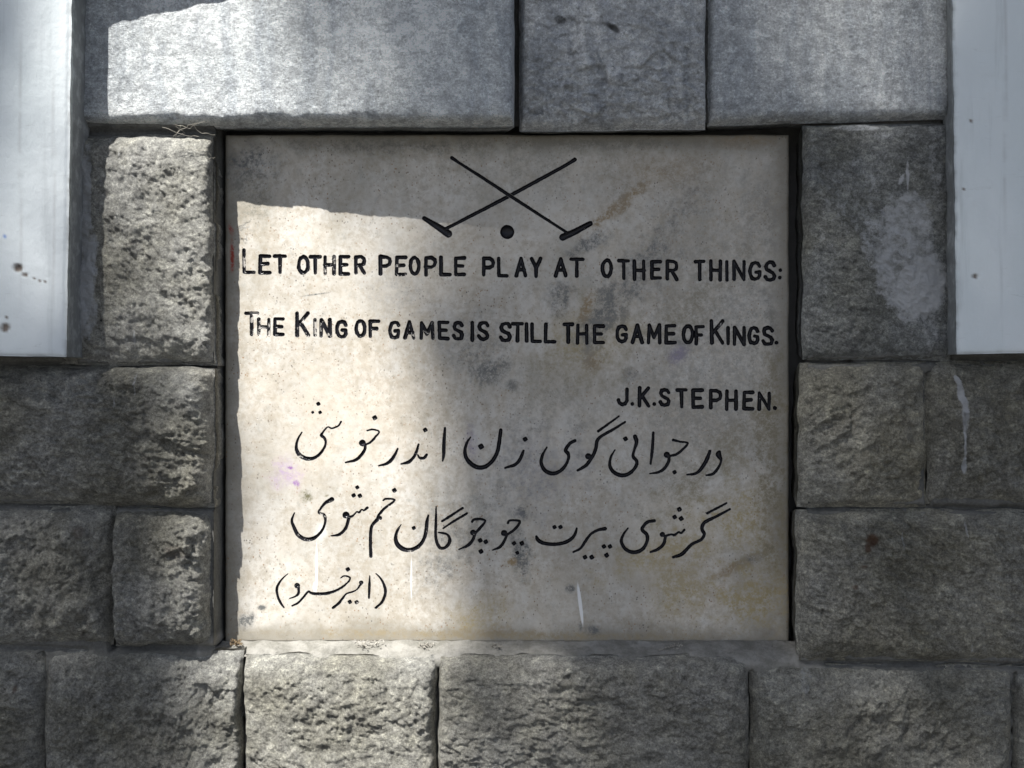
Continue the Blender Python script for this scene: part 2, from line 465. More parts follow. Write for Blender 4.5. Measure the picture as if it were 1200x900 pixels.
def stone(nm, quad, proud, rough, b=(7, 7, 7, 7), step=1.35, col=(.33, .335, .325), mat=None, seed=0, style='rock',
          over=(4, 4, 4, 4), tilt=(0, 0), label=None, yback=.012, marks=True, bend=None, under=0.):
    """quad: TL TR BR BL photo px of the visible outline; over = mm by which each side (L,T,R,B) runs on under the mortar"""
    ye = YM - .006
    if style == 'rock':
        b = tuple(q_ * 1.8 if q_ > 4 else q_ for q_ in b); proud = proud * (1.25 if step < 2 and quad[0][1] > 200 else 1.)
    P = [(wx(a, ye), wz(c, ye)) for a, c in quad]
    oL, oT, oR, oB = [o / 1000 for o in over]
    P = [(P[0][0] - oL, P[0][1] + oT), (P[1][0] + oR, P[1][1] + oT), (P[2][0] + oR, P[2][1] - oB), (P[3][0] - oL, P[3][1] - oB)]
    W = ((P[1][0] - P[0][0]) + (P[2][0] - P[3][0])) / 2
    H = ((P[0][1] - P[3][1]) + (P[1][1] - P[2][1])) / 2
    nx = max(8, int(W * 1000 / step)); nz = max(8, int(H * 1000 / step))
    u, v = np.meshgrid(np.linspace(0, 1, nx + 1), np.linspace(0, 1, nz + 1))
    X = (P[0][0] * (1 - u) + P[1][0] * u) * (1 - v) + (P[3][0] * (1 - u) + P[2][0] * u) * v
    Z = (P[0][1] * (1 - u) + P[1][1] * u) * (1 - v) + (P[3][1] * (1 - u) + P[2][1] * u) * v
    # wandering arrises
    wob = .0034 if style == 'rock' else .0011
    X = X + wob * fbm(X * 18, Z * 22, seed + 50, 4) * 1.3
    Z = Z + wob * fbm(X * 18, Z * 22, seed + 70, 4) * 1.3
    mm = 1000
    dl, dt, dr, db = u * W * mm, v * H * mm, (1 - u) * W * mm, (1 - v) * H * mm
    wv = np.clip(1 + (.75 if style == 'rock' else .45) * fbm(X * 34, Z * 34, seed + 9, 4, gain=.65), .35, 2)
    q = [dl / b[0], dt / b[1], dr / b[2], db / b[3]]
    k = .35
    qm = -k * np.log(sum(np.exp(-np.clip(e * wv, 0, 30) / k) for e in q)) + k * math.log(2) * .0
    qm = np.clip(qm, 0, None)
    rise = 1 - np.exp(-qm)
    s = 1.0
    if style == 'rock':
        wxx = X + .004 * fbm(X * 45, Z * 45, seed + 3, 3); wzz = Z + .004 * fbm(X * 45, Z * 45, seed + 4, 3)
        ca, sa = math.cos(.5 + seed), math.sin(.5 + seed)
        rx = wxx * ca + wzz * sa; rz = -wxx * sa + wzz * ca
        zone = .7 + .6 * sstep(-.25, .3, fbm(X * 11, Z * 11, seed + 60, 3))
        w1 = .0032 * fbm(X * 55, Z * 55, seed + 61, 4, gain=.6); w2 = .0032 * fbm(X * 55, Z * 55, seed + 62, 4, gain=.6)
        qx = (X + w1) * ca + (Z + w2) * sa; qz = -(X + w1) * sa + (Z + w2) * ca
        bil = 0
        for o_ in range(6):                       # broken, flaky relief, each octave finer
            f_ = 24 * 2 ** o_
            am = (2.4, 2.0, 1.6, 1.15, .75, .4)[o_]
            m_ = perlin(qx * f_ * .8 + 31 * o_, qz * f_ * 1.25, seed + 100 + o_)
            bil = bil + am * (m_ * 1.1 + (.5 - np.abs(m_) * 1.3) * (.35 if o_ % 2 else -.1))
        n = 5.5 * fbm(X * 8, Z * 8, seed, 4) + 1.5 * facets(wxx * 26, wzz * 36, seed + 20, 1.0) + zone * (1.2 * bil \
            + .55 * facets(qx * 130, qz * 230, seed + 35, 1.3) + .5 * fbm(X * 420, Z * 420, seed + 40, 2))
        n = n * rough * (1.45 if seed not in (11, 33, 34) else 1.)
    elif style == 'hewn':        # softer, water worn
        wq = X + .006 * fbm(X * 50, Z * 50, seed + 61, 4); wxx = X + .005 * fbm(X * 30, Z * 30, seed + 3, 3); wzz = Z + .005 * fbm(X * 30, Z * 30, seed + 4, 3)
        low = sstep(.15, .95, v)
        n = 3.0 * fbm(X * 9, Z * 9, seed, 3) + (1.2 + 2.0 * low) * facets(wxx * 30, wzz * 42, seed + 20, .8) + (.5 + 1.2 * low) * facets(wxx * 90, wzz * 110, seed + 30, .9) \
            + 1.3 * fbm(X * 90, Z * 90, seed + 40, 4, gain=.7) \
            + (.25 + low) * (1.6 * np.abs(perlin(wq * 60, Z * 90, seed + 41)) + 1.2 * np.abs(perlin(wq * 130, Z * 190, seed + 42)) + .8 * np.abs(perlin(wq * 300, Z * 380, seed + 43)))
        n = n * rough
    else:                        # dressed
        chip = np.clip(facets(X * 38, Z * 60, seed + 80, 1.) * 1.6 + .25, 0, 1) * np.clip(fbm(X * 16, Z * 16, seed + 81, 3) * 2.2 + .35, 0, 1)
        n = -9 * chip * np.exp(-np.minimum(db, np.minimum(dl, dr) * 1.3) / 7.0) + (2.0 * fbm(X * 7, Z * 7, seed, 3) + .45 * fbm(X * 50, Z * 80, seed + 5, 5, gain=.65) + .75 * fbm(X * 220, Z * 240, seed + 6, 4, gain=.75)) * rough
        n = n - rough * 9 * np.exp(-db / 3.0) * np.clip(fbm(X * 60, X * 0 + 3, seed + 8, 3) + .15, 0, 1)
    y = -(proud / 1000) * rise - n / 1000 * np.clip(rise * 1.3 - .15, 0, 1) + (YM + .007)
    y = y + (tilt[0] * (u - .5) + tilt[1] * (v - .5)) / 1000
    if bend is not None:
        y = y + bend(X, Z) * rise
    verts = np.stack([X, y, Z], -1).reshape(-1, 3)
    idx = np.arange((nx + 1) * (nz + 1)).reshape(nz + 1, nx + 1)
    f = np.stack([idx[:-1, :-1], idx[1:, :-1], idx[1:, 1:], idx[:-1, 1:]], -1).reshape(-1, 4)
    ring = np.concatenate([idx[0, :-1], idx[:-1, -1], idx[-1, :0:-1], idx[:0:-1, 0]])
    bv = verts[ring].copy(); bv[:, 1] = yback
    # skirt with intermediate loop for relief on the reveals
    mv = verts[ring].copy(); mv[:, 1] = mv[:, 1] * .5 + yback * .5
    if under:
        ccx, ccz = (P[0][0] + P[2][0]) / 2, (P[0][1] + P[2][1]) / 2
        for vv, kk in ((mv, .5), (bv, 1.)):
            vv[:, 0] -= np.sign(vv[:, 0] - ccx) * under * kk; vv[:, 2] -= np.sign(vv[:, 2] - ccz) * under * kk
    jit = fbm(mv[:, 0] * 50 + 3, mv[:, 2] * 50, seed + 90, 3) * .0012
    mv[:, 0] += jit; mv[:, 2] += jit * .6
    n0 = len(verts); R = len(ring)
    i = np.arange(R); j = (i + 1) % R
    f2 = np.stack([ring[j], n0 + j, n0 + i, ring[i]], -1)[:, ::-1]
    f3 = np.stack([n0 + j, n0 + R + j, n0 + R + i, n0 + i], -1)[:, ::-1]
    allv = np.concatenate([verts, mv, bv]); allf = np.concatenate([f, f2, f3])
    cx, cz = (P[0][0] + P[2][0]) / 2, (P[0][1] + P[2][1]) / 2
    Xa, Za = allv[:, 0].copy(), allv[:, 2].copy()
    if marks:
        at = {'paint': paint_marks(Xa, Za, PAINT), 'rust': paint_marks(Xa, Za, RUST), 'dark': paint_marks(Xa, Za, DARK)}
    else:
        z0 = np.zeros(len(allv)); at = {'paint': z0, 'rust': z0, 'dark': z0}
    org = np.array([cx, YM, cz])
    me = mesh_np('stone', allv - org, allf, mat or M_ROCK, True, at)
    o = link('stone', me, wall, (cx, YM - .1, cz))
    o.color = (*col, 1)
    if label: o['label'] = label
    return o


G = (.45, .448, .425); GW = (.46, .452, .41); GB = (.38, .40, .42); GD = (.25, .262, .265)
SM = (.50, .53, .56)
# lintel course
stone('S1', [(88, -60), (603, -60), (603, 150), (88, 146)], 35, .9, (3, 3, 1.6, 3.0), tilt=(-32, 0), col=(.86, .895, .915), mat=M_SMOOTH, seed=1, under=.011, yback=.055, style='smooth', over=(0, 0, 0, 0), label='long smooth lintel block lit by the sun at its left')
stone('S2', [(608, -60), (828, -60), (828, 150), (609, 152)], 25, 2.1, (3.5, 3, 2, 9), col=(.78, .80, .815), mat=M_SMOOTH, seed=2, under=.011, yback=.055, style='hewn', over=(0, 0, 0, 0), label='hewn lintel block with a rough lower edge')
stone('S3', [(830, -60), (1116, -60), (1116, 138), (830, 146)], 23, .9, (2, 3, 5, 3.5), col=(.77, .795, .81), mat=M_SMOOTH, seed=3, under=.011, yback=.055, style='smooth', over=(0, 0, 0, 0), label='smooth streaked lintel block at the right')
# left jamb
stone('L1', [(70, 160), (248, 160), (249, 427), (70, 424)], 22, .92, (5, 5, 3, 8), col=(.49, .488, .465), seed=11, over=(4, 3, 1.5, 2))
stone('L2', [(-80, 431), (250, 434), (249, 592), (-80, 586)], 30, 1.05, (7, 6, 5, 9), col=G, seed=12, tilt=(-12, 0), over=(4, 3, 1, 3))
stone('L3', [(-80, 598), (128, 596), (128, 756), (-80, 752)], 23, 1.15, (7, 8, 7, 9), col=G, seed=13, over=(4, 3, 3, 3))
stone('L4', [(134, 601), (247, 600), (246, 754), (134, 757)], 34, 1.15, (4, 8, 6, 7), col=G, seed=14, over=(1, 3, 1, 3))
# right jamb
stone('R1', [(943, 146), (1116, 144), (1116, 420), (942, 418)], 18, .55, (3, 3, 6, 5), col=(.34, .355, .36), seed=21, under=.011, yback=.055, over=(0, 2, 3, 3), label='dark grey jamb block splashed with old white paint')
stone('R2', [(940, 428), (1086, 428), (1086, 592), (937, 592)], 20, .95, (6, 7, 8, 8), col=GW, seed=22, under=.011, yback=.055, over=(1, 3, 3, 3))
stone('R3', [(1092, 426), (1290, 424), (1290, 590), (1092, 588)], 19, .95, (7, 7, 7, 9), col=(.40, .395, .36), seed=23, over=(3, 3, 3, 3), label='block with a white paint drip down its left side')
stone('R4', [(936, 601), (1290, 600), (1290, 776), (936, 773)], 23, 1.0, (6, 7, 7, 8), col=GW, seed=24, under=.011, yback=.055, over=(1, 3, 3, 3))
# course under the plaque
stone('B0', [(-80, 764), (47, 765), (45, 960), (-80, 960)], 22, 1.0, (7, 7, 7, 7), col=G, seed=31)
stone('B1', [(54, 766), (282, 768), (284, 960), (51, 960)], 24, 1.1, (6, 9, 2.2, 7), col=G, seed=32, over=(3, 3, 0, 3))
stone('B2', [(286, 772), (510, 774), (511, 960), (286, 960)], 24, .95, (2, 6, 4, 7), col=(.48, .475, .445), seed=33, over=(0, 3, 1, 3))
stone('B3', [(515, 773), (877, 774), (877, 960), (515, 960)], 24, 1.2, (3, 6, 6, 7), col=(.47, .465, .44), seed=34, over=(1, 3, 3, 3))
stone('B4', [(883, 783), (1187, 785), (1186, 960), (882, 960)], 22, 1.0, (6, 8, 5, 7), col=GW, seed=35, over=(2, 3, 2, 3))
stone('B5', [(1191, 785), (1290, 785), (1290, 960), (1191, 960)], 22, 1.0, (5, 8, 6, 7), col=G, seed=36, over=(1, 3, 3, 3))

# the projecting course over the lintel, just above the picture: its rough edge throws the shade on the lintel


def cornice_bend(X, Z):
    return -.060 + .065 * np.clip(X - wx(92, -.1), -.02, .5) + .005 * fbm(X * 14, Z * 4, 77, 4)


stone('C0', [(-80, -330), (470, -330), (470, -60), (-80, -60)], 26, .9, (4, 4, 4, 3), step=3, col=G, seed=41, over=(0, 0, 0, 0), bend=cornice_bend, marks=False, style='smooth')
stone('C1', [(476, -330), (800, -330), (800, -66), (476, -66)], 24, 1.0, step=4, col=G, seed=42, marks=False)
stone('C2', [(806, -330), (1290, -330), (1290, -66), (806, -66)], 24, 1.0, step=4, col=G, seed=43, marks=False)
# further courses outside the picture
rr = random.Random(5)


def course(x0, x1, y0, y1, seed):
    x = x0
    while x < x1 - 60:
        w = rr.uniform(170, 330)
        if x1 - (x + w) < 120: w = x1 - x
        tone = rr.uniform(.85, 1.1)
        stone('E', [(x, y0), (x + w - 7, y0), (x + w - 7, y1), (x, y1)], 22, 1.0, step=5.5, col=tuple(c * tone for c in G), seed=seed + int(x) % 97, marks=False)
        x += w


k = 100
for (y0, y1) in ((968, 1140), (1148, 1325), (1333, 1500), (1508, 1700), (1708, 1880), (1888, 2020)):
    course(-1100, 2300, y0, y1, k); k += 13
for (y0, y1) in ((764, 960), (598, 756), (431, 590)):
    course(-1100, -87, y0, y1, k); course(1297, 2300, y0, y1, k + 5); k += 13
course(-1100, -420, 145, 424, k); course(1640, 2300, 145, 424, k + 3)
course(-1100, -420, -330, 138, k + 6); course(1640, 2300, -330, 138, k + 9)
course(-1100, 2300, -600, -338, k + 12)


# mortar: one relief sheet seen in the joints, with the fillet under the plaque
def mortar():
    st = .0026
    x0, x1, z0, z1 = wx(-90, YM), wx(1300, YM), wz(965, YM), wz(-70, YM)
    xs = np.arange(x0, x1, st); zs = np.arange(z0, z1, st)
    # snap grid lines on the recess edges
    for e in (OPX0, OPX1): xs[np.argmin(abs(xs - e))] = e
    for e in (OPZ0, OPZ1): zs[np.argmin(abs(zs - e))] = e
    X, Z = np.meshgrid(xs, zs)
    y = YM + .0030 * fbm(X * 30, Z * 30, 3, 5, gain=.6) + .0022 * fbm(X * 9, Z * 9, 8, 3)
    # fillet below the plaque
    zt = OPZ0; zb = wz(777, YM)
    s = np.clip((zt - Z) / (zt - zb), 0, 1) + .34 * fbm(X * 22, Z * 22, 12, 5) * (np.abs(Z - zt) > 1e-4)
    s = np.clip(s, 0, 1)
    inx = (X > OPX0 - .001) & (X < OPX1 + .001) & (Z <= zt + 1e-5) & (Z > zb - .004)
    y = np.where(inx, (y) * s ** .7 - .004 * np.sin(np.pi * s) + np.sin(np.pi * s) * (.006 * fbm(X * 30, Z * 50, 21, 4) + .0035 * fbm(X * 110, Z * 110, 22, 4, gain=.7)), y)
    # raked-out joints (photo px segments)
    for (ax, ay, bx, by, w, dep) in ((605.5, -60, 606, 152, 3.2, 24), (828.5, -60, 828.5, 140, 1.2, 10), (284.5, 775, 285, 960, 1.8, 24), (513, 785, 514, 960, 1.8, 20),
                                      (880, 790, 881, 960, 3.5, 14), (49, 768, 48, 960, 4, 13), (131, 600, 131, 760, 3.5, 15), (1089, 440, 1089, 590, 4, 14), (1189, 790, 1189, 960, 2, 20),
                                      (60, 154, 262, 154, 5, 13), (930, 144, 1112, 141, 3, 15), (225, 430, 262, 431, 3, 20), (940, 423, 1000, 424, 3, 16), (84, 0, 84, 420, 6, 16), (1114, -60, 1114, 420, 4, 15), (100, 378, 101, 378, 2, 12), (117, 375, 118, 375, 2, 12),
                                      (945, 595, 1300, 596, 3, 12), (-90, 590, 250, 595, 3, 12), (-90, 427, 225, 429, 3, 12), (1000, 423, 1300, 422, 3, 12), (133, 758, 250, 759, 3, 8), (940, 776, 1300, 781, 3, 11), (0, 757, 100, 762, 3, 6)):
        ax, bx = wx(ax, YM), wx(bx, YM); az, bz = wz(ay, YM), wz(by, YM)
        t = np.clip(((X - ax) * (bx - ax) + (Z - az) * (bz - az)) / ((bx - ax) ** 2 + (bz - az) ** 2 + 1e-12), 0, 1)
        d = np.hypot(X - ax - t * (bx - ax), Z - az - t * (bz - az)) * 1000
        d = d + 1.6 * fbm(X * 70, Z * 70, 33, 3)
        y = y + dep / 1000 * (1 - sstep(w * .5, w * 1.3, d))
    jz = int(np.argmin(abs(zs - OPZ0)))
    Z = Z.copy()
    for dj, wgt in ((0, 1.), (-1, .8), (-2, .6), (-3, .4), (-4, .2)):
        inr = (X[jz + dj] > OPX0) & (X[jz + dj] < OPX1)
        up = .0016 + .0045 * np.clip(fbm(X[jz + dj] * 20, X[jz + dj] * 0, 71, 5, gain=.65) + .15, 0, 1)
        Z[jz + dj] = np.where(inr, Z[jz + dj] + up * wgt, Z[jz + dj])
    y[jz] = np.where((X[jz] > OPX0) & (X[jz] < OPX1), -.0012, y[jz])
    V = np.stack([X, y, Z], -1)
    idx = np.arange(X.size).reshape(X.shape)
    xc = (xs[:-1] + xs[1:]) / 2; zc = (zs[:-1] + zs[1:]) / 2
    XC, ZC = np.meshgrid(xc, zc)
    hole = (XC > OPX0) & (XC < OPX1) & (ZC > OPZ0) & (ZC < OPZ1)
    a = np.stack([idx[:-1, :-1], idx[:-1, 1:], idx[1:, 1:], idx[1:, :-1]], -1)
    f = a[~hole]
    # reveals of the opening
    verts = V.reshape(-1, 3); extra = []; ef = []
    i0, i1 = np.argmin(abs(xs - OPX0)), np.argmin(abs(xs - OPX1)); j0, j1 = np.argmin(abs(zs - OPZ0)), np.argmin(abs(zs - OPZ1))
    rings = [list(idx[j0:j1 + 1, i0])]
    n0 = len(verts)
    out = [verts]
    for rg in rings:
        prev = np.array(rg)
        for s_ in np.linspace(.2, 1, 8):
            nv = verts[rg].copy()
            nv[:, 1] = nv[:, 1] * (1 - s_) + YB * s_
            jit = .0016 * fbm(nv[:, 1] * 60 + 5, (nv[:, 2] + nv[:, 0]) * 40, 61, 4)
            sg = 1 if rg is rings[0] else (-1 if rg is rings[2] else 0)
            nv[:, 0] += sg * (.0032 * s_ + jit)
            cur = n0 + np.arange(len(rg)); n0 += len(rg)
            out.append(nv)
            ef.append(np.stack([prev[:-1], prev[1:], cur[1:], cur[:-1]], -1))
            prev = cur
    verts = np.concatenate(out); f = np.concatenate([f] + ef)
    fr = ((verts[:, 0] > OPX0 - .02) & (verts[:, 0] < OPX1 + .02)) * sstep(wz(800, YM), wz(775, YM), verts[:, 2]) * (1 - sstep(wz(745), wz(735), verts[:, 2]))  # mask of the ledge painted as sunlit
    at = {'lit_ledge': fr, 'dark': paint_marks(verts[:, 0], verts[:, 2], DARK + [(1114, 100, 5, 30, 0, .8), (1114, 60, 4, 40, 0, .8)]), 'paint': paint_marks(verts[:, 0], verts[:, 2], PAINT)}
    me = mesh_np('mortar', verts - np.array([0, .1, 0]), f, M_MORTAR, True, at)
    return link('mortar', me, wall, (0, 0, 0))


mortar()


def box(name, x0, x1, y0, y1, z0, z1, mat, parent=None, sub=None):
    v = [(x, y, z) for x in (x0, x1) for y in (y0, y1) for z in (z0, z1)]
    f = [(0, 1, 3, 2), (4, 6, 7, 5), (0, 4, 5, 1), (2, 3, 7, 6), (0, 2, 6, 4), (1, 5, 7, 3)]
    c = np.array([(x0 + x1) / 2, (y0 + y1) / 2, (z0 + z1) / 2])
    me = mesh_np(name, np.array(v) - c, f, mat, False)
    pl = Vector(parent.location) if parent else Vector((0, 0, 0))
    return link(name, me, parent, Vector(c) - pl)


# core behind everything (also the back of the recess) and the mortar of the courses outside the picture
M_CORE = mat_simple('dark bedding mortar', (.16, .16, .155), (.26, .26, .25), 14)
box('wall_core', -1.68, 1.68, YB + .001, .35, 0, 2.53, M_CORE, wall)
bx0, bx1, bz0, bz1 = wx(-90, YM), wx(1300, YM), wz(965, YM), wz(-70, YM)
for (a, b_, c_, d_) in ((-1.68, bx0, 0, 2.53), (bx1, 1.68, 0, 2.53), (bx0, bx1, 0, bz0), (bx0, bx1, bz1, 2.53)):
    box('bedding', a, b_, YM, YB, c_, d_, M_CORE, wall)


# ------------------------------------------------------------------ white painted panels
def panel(quad, yf, yb, label, side, marks, seed):
    root = thing('painted_panel', label, 'panel', (0, 0, 0), 'white painted panels at the upper corners')
    P = [(wx(a, yf), wz(c, yf)) for a, c in quad]
    nx, nz = 150, 320
    u, v = np.meshgrid(np.linspace(0, 1, nx + 1), np.linspace(0, 1, nz + 1))
    # finer towards the inner edge
    u = u ** 1.0
    X = (P[0][0] * (1 - u) + P[1][0] * u) * (1 - v) + (P[3][0] * (1 - u) + P[2][0] * u) * v
    Z = (P[0][1] * (1 - u) + P[1][1] * u) * (1 - v) + (P[3][1] * (1 - u) + P[2][1] * u) * v
    W = abs(P[1][0] - P[0][0]) * 1000; H = abs(P[0][1] - P[3][1]) * 1000
    din = ((1 - u) if side > 0 else u) * W
    dbt = (1 - v) * H
    d = np.minimum(din, dbt)
    X = X + .0009 * fbm(Z * 30, X * 10, seed, 5) * np.exp(-din / 30) * 1.6
    Z = Z + .0007 * fbm(X * 30, Z * 10, seed + 5, 5) * np.exp(-dbt / 30)
    y = yf + .003 * np.exp(-d / 1.6) + .0010 * fbm(X * 6, Z * 4, seed, 3) + .00022 * fbm(X * 110, Z * 90, seed + 1, 3)
    rust = np.zeros(X.shape); blue = np.zeros(X.shape)
    for (px, py, r, dep, kind) in marks:
        dd = np.hypot(X - wx(px, yf), Z - wz(py, yf)) * 1000 + 1.2 * fbm(X * 200, Z * 200, 9, 3)
        m = 1 - sstep(r * .5, r * 1.15 + 1e-6, dd)
        y = y + dep / 1000 * (1 - sstep(r * .3, r + 1e-6, dd))
        if kind == 'l':
            m = .2 * (1 - sstep(.6, 2.2, np.abs(X - wx(px, yf)) * 1000 + 1.2 * fbm(Z * 60, X * 0, 6, 3))) * sstep(0, .25, fbm(Z * 25, X * 0 + px, 7, 4) + .3) * sstep(wz(py + 260, yf), wz(py + 120, yf), Z) * (1 - sstep(wz(py - 40, yf), wz(py - 120, yf), Z))
        if kind == 'b': blue = np.maximum(blue, m)
        else: rust = np.maximum(rust, m)
    edge = np.exp(-d / 2.2) * .45 * sstep(-.1, .3, fbm(X * 50, Z * 50, seed + 2, 4))
    verts = np.stack([X, y, Z], -1).reshape(-1, 3)
    idx = np.arange(X.size).reshape(X.shape)
    f = np.stack([idx[:-1, :-1], idx[1:, :-1], idx[1:, 1:], idx[:-1, 1:]], -1).reshape(-1, 4)
    ring = np.concatenate([idx[0, :-1], idx[:-1, -1], idx[-1, :0:-1], idx[:0:-1, 0]])
    vs_ = [verts]; fs = [f]; prev = ring; n0 = len(verts); R = len(ring); i = np.arange(R); j = (i + 1) % R
    for s_ in (.15, .4, .7, 1):
        b2 = verts[ring].copy(); b2[:, 1] = b2[:, 1] * (1 - s_) + yb * s_
        b2[:, 0] += .0009 * fbm(b2[:, 2] * 60, b2[:, 1] * 60, 4, 3)
        cur = n0 + i; n0 += R; vs_.append(b2)
        fs.append(np.stack([prev[i], cur[i], cur[j], prev[j]], -1)); prev = cur
    n_sk = 4 * R
    allv = np.concatenate(vs_)
    at = {'rust': np.concatenate([rust.ravel(), np.zeros(n_sk)]), 'blue': np.concatenate([blue.ravel(), np.zeros(n_sk)]),
          'edge': np.concatenate([edge.ravel(), np.full(n_sk, .8)])}
    cx = (P[0][0] + P[2][0]) / 2; zb = P[3][1]
    root.location = (cx, yf, zb)
    me = mesh_np('painted_panel', allv - np.array([cx, yf, zb]), np.concatenate(fs), M_PANEL, True, at)
    # a single mesh thing: swap the empty for it
    o = link('painted_panel', me, None, (cx, yf, zb))
    for kk in ('label', 'category', 'group'): o[kk] = root[kk]
    bpy.data.objects.remove(root)
    o.name = 'painted_panel'
    return o


panel([(-400, -78), (84.5, -78), (77, 418), (-400, 412)], -.100, -.030, 'brighter white painted panel at the left edge with small rusty holes', 1,
      [(21, 314, 6, 3, 'r'), (29, 322, 3, 1.2, 'r'), (40, 326, 1.8, 1, 'r'), (46, 329, 1.6, 1, 'r'), (52, 330, 1.2, .6, 'r'), (6, 384, 6, 2, 'r'), (6, 277, 2.2, 0, 'b'), (8, 372, 2, .4, 'r'), (24, 130, 0, 0, 'l'), (63, 170, 0, 0, 'l')], 200)
panel([(1116, -78), (1600, -78), (1600, 408), (1122, 415)], -.072, -.030, 'duller white painted panel at the right edge with a single black dot', -1,
      [(1143, 324, 3.4, 3, 'r'), (1138, 142, 2, 1, 'r'), (1130, 222, 1.6, .6, 'r'), (1178, 60, 0, 0, 'l')], 210)

# ------------------------------------------------------------------ the marble plaque and its carving
# stroke letters: unit box, y up
FONT = {
    'L': [[(0, 1), (0, 0), (1, 0)]],
    'E': [[(1, 1), (0, 1), (0, 0), (1, 0)], [(0, .52), (.8, .52)]],
    'T': [[(0, 1), (1, 1)], [(.5, 1), (.5, 0)]],
    'H': [[(0, 1), (0, 0)], [(1, 1), (1, 0)], [(0, .5), (1, .5)]],
    'P': [[(0, 0), (0, 1), (.6, 1), (.93, .9), (1, .74), (.93, .55), (.6, .45), (0, .45)]],
    'R': [[(0, 0), (0, 1), (.6, 1), (.93, .9), (1, .74), (.93, .57), (.6, .48), (0, .48)], [(.45, .48), (1, 0)]],
    'A': [[(0, 0), (.5, 1), (1, 0)], [(.2, .34), (.8, .34)]],
    'Y': [[(0, 1), (.5, .48), (1, 1)], [(.5, .48), (.5, 0)]],
    'I': [[(.5, 1), (.5, 0)]],
    'N': [[(0, 0), (0, 1), (1, 0), (1, 1)]],
    'M': [[(0, 0), (.06, 1), (.5, .3), (.94, 1), (1, 0)]],
    'K': [[(0, 1), (0, 0)], [(1, 1), (0, .4)], [(.3, .58), (1, 0)]],
    'F': [[(1, 1), (0, 1), (0, 0)], [(0, .52), (.75, .52)]],
    'J': [[(1, 1), (.95, .25), (.75, .04), (.4, .0), (.1, .1), (0, .3)]],
}
for ch, pts in (('O', [(.5 + .5 * math.cos(a), .5 + .5 * math.sin(a)) for a in np.linspace(0, 2 * math.pi, 21)]),
                ('G', [(1, .78), (.85, .95), (.55, 1), (.22, .92), (.04, .7), (0, .5), (.04, .28), (.22, .08), (.55, 0), (.88, .06), (1, .22), (1, .45), (.6, .45)]),
                ('S', [(.95, .82), (.78, .97), (.48, 1), (.18, .93), (.05, .76), (.14, .6), (.45, .5), (.8, .4), (.97, .24), (.85, .06), (.5, 0), (.18, .04), (0, .2)])):
    FONT[ch] = [pts]

LINE1 = [('L', 286, 298, 293, 319, 1.), ('E', 305, 316, 300, 319.5, .2), ('T', 322, 334, 300, 319.5, .7), ('O', 350, 361, 301, 320, .3), ('T', 364, 375, 301, 320, .9), ('H', 381, 391.5, 301, 320.5, .8), ('E', 399, 408.5, 301, 321, .1), ('R', 417, 427, 301, 320, .2),
         ('P', 446, 457, 301, 321, .2), ('E', 465, 475, 301.5, 321.5, .8), ('O', 481, 491, 302, 321, .1), ('P', 499, 510, 302, 322, .1), ('L', 517, 527, 302, 321.5, .1), ('E', 534, 544, 302.5, 321.5, .1),
         ('P', 567, 578, 303, 322, 0), ('L', 584.5, 594, 303, 323, .5), ('A', 605, 616, 303, 323, .1), ('Y', 623, 633.5, 303, 324, 0), ('A', 651, 663, 303.5, 323, 0), ('T', 669, 683, 304, 323.5, .3),
         ('O', 706, 716.5, 305, 324, 0), ('T', 725.5, 736.5, 305.5, 326, 0), ('H', 743.5, 754.5, 306, 327, 0), ('E', 764, 774, 306.5, 325.5, 0), ('R', 782, 793, 306, 327, 0),
         ('T', 815, 825, 306.5, 327.5, 0), ('H', 833, 844, 306, 328, 0), ('I', 850, 854, 307, 328.5, 0), ('N', 860.5, 872, 306.5, 327.5, 0), ('G', 879, 890, 308, 327.5, 0), ('S', 897, 908, 307, 328.5, 0)]
LINE2 = [('T', 288, 301.5, 367, 392, 1.), ('H', 303.5, 315, 374.5, 392, 1.), ('E', 322, 332, 374, 392, .2), ('K', 348, 361, 367, 393, .8), ('I', 367, 371, 375, 393, 1.), ('N', 376.5, 386.5, 375, 394, .9), ('G', 395, 405, 377, 395, .1),
         ('O', 417.5, 427.5, 376, 394, 0), ('F', 434, 443.5, 376.5, 394, .2), ('G', 457, 467, 377.5, 396, .2), ('A', 475, 485, 377.5, 396, .7), ('M', 493.5, 507.5, 378, 396.5, .45), ('E', 515, 524.5, 378, 396.5, .1), ('S', 531.5, 542, 378, 397, .6),
         ('I', 551.5, 555.5, 378, 398, 0), ('S', 561, 572, 378, 397.5, .1), ('S', 587, 598, 379, 399.5, .2), ('T', 601, 612, 379.5, 399, 0), ('I', 615, 619.5, 380, 399, 0), ('L', 623.5, 633.5, 380, 400, 0), ('L', 639.5, 650, 380, 400.5, 0),
         ('T', 661, 671, 380, 400.5, 0), ('H', 677, 687.5, 381, 402, 0), ('E', 697, 707, 382, 401.5, 0), ('G', 723, 733.5, 382, 400.5, 0), ('A', 741.5, 752.5, 381, 401, 0), ('M', 760, 773.5, 381, 401.5, 0), ('E', 781, 791, 382, 401.5, 0),
         ('O', 801, 811.5, 382, 401.5, 0), ('F', 816, 824, 383, 402.5, 0), ('K', 834, 847, 376, 402, .5), ('I', 851, 855.5, 384, 403, 0), ('N', 861, 872, 384, 403.5, 0), ('G', 878, 888, 384, 402.5, 0), ('S', 894.5, 905.5, 384, 403.5, 0)]
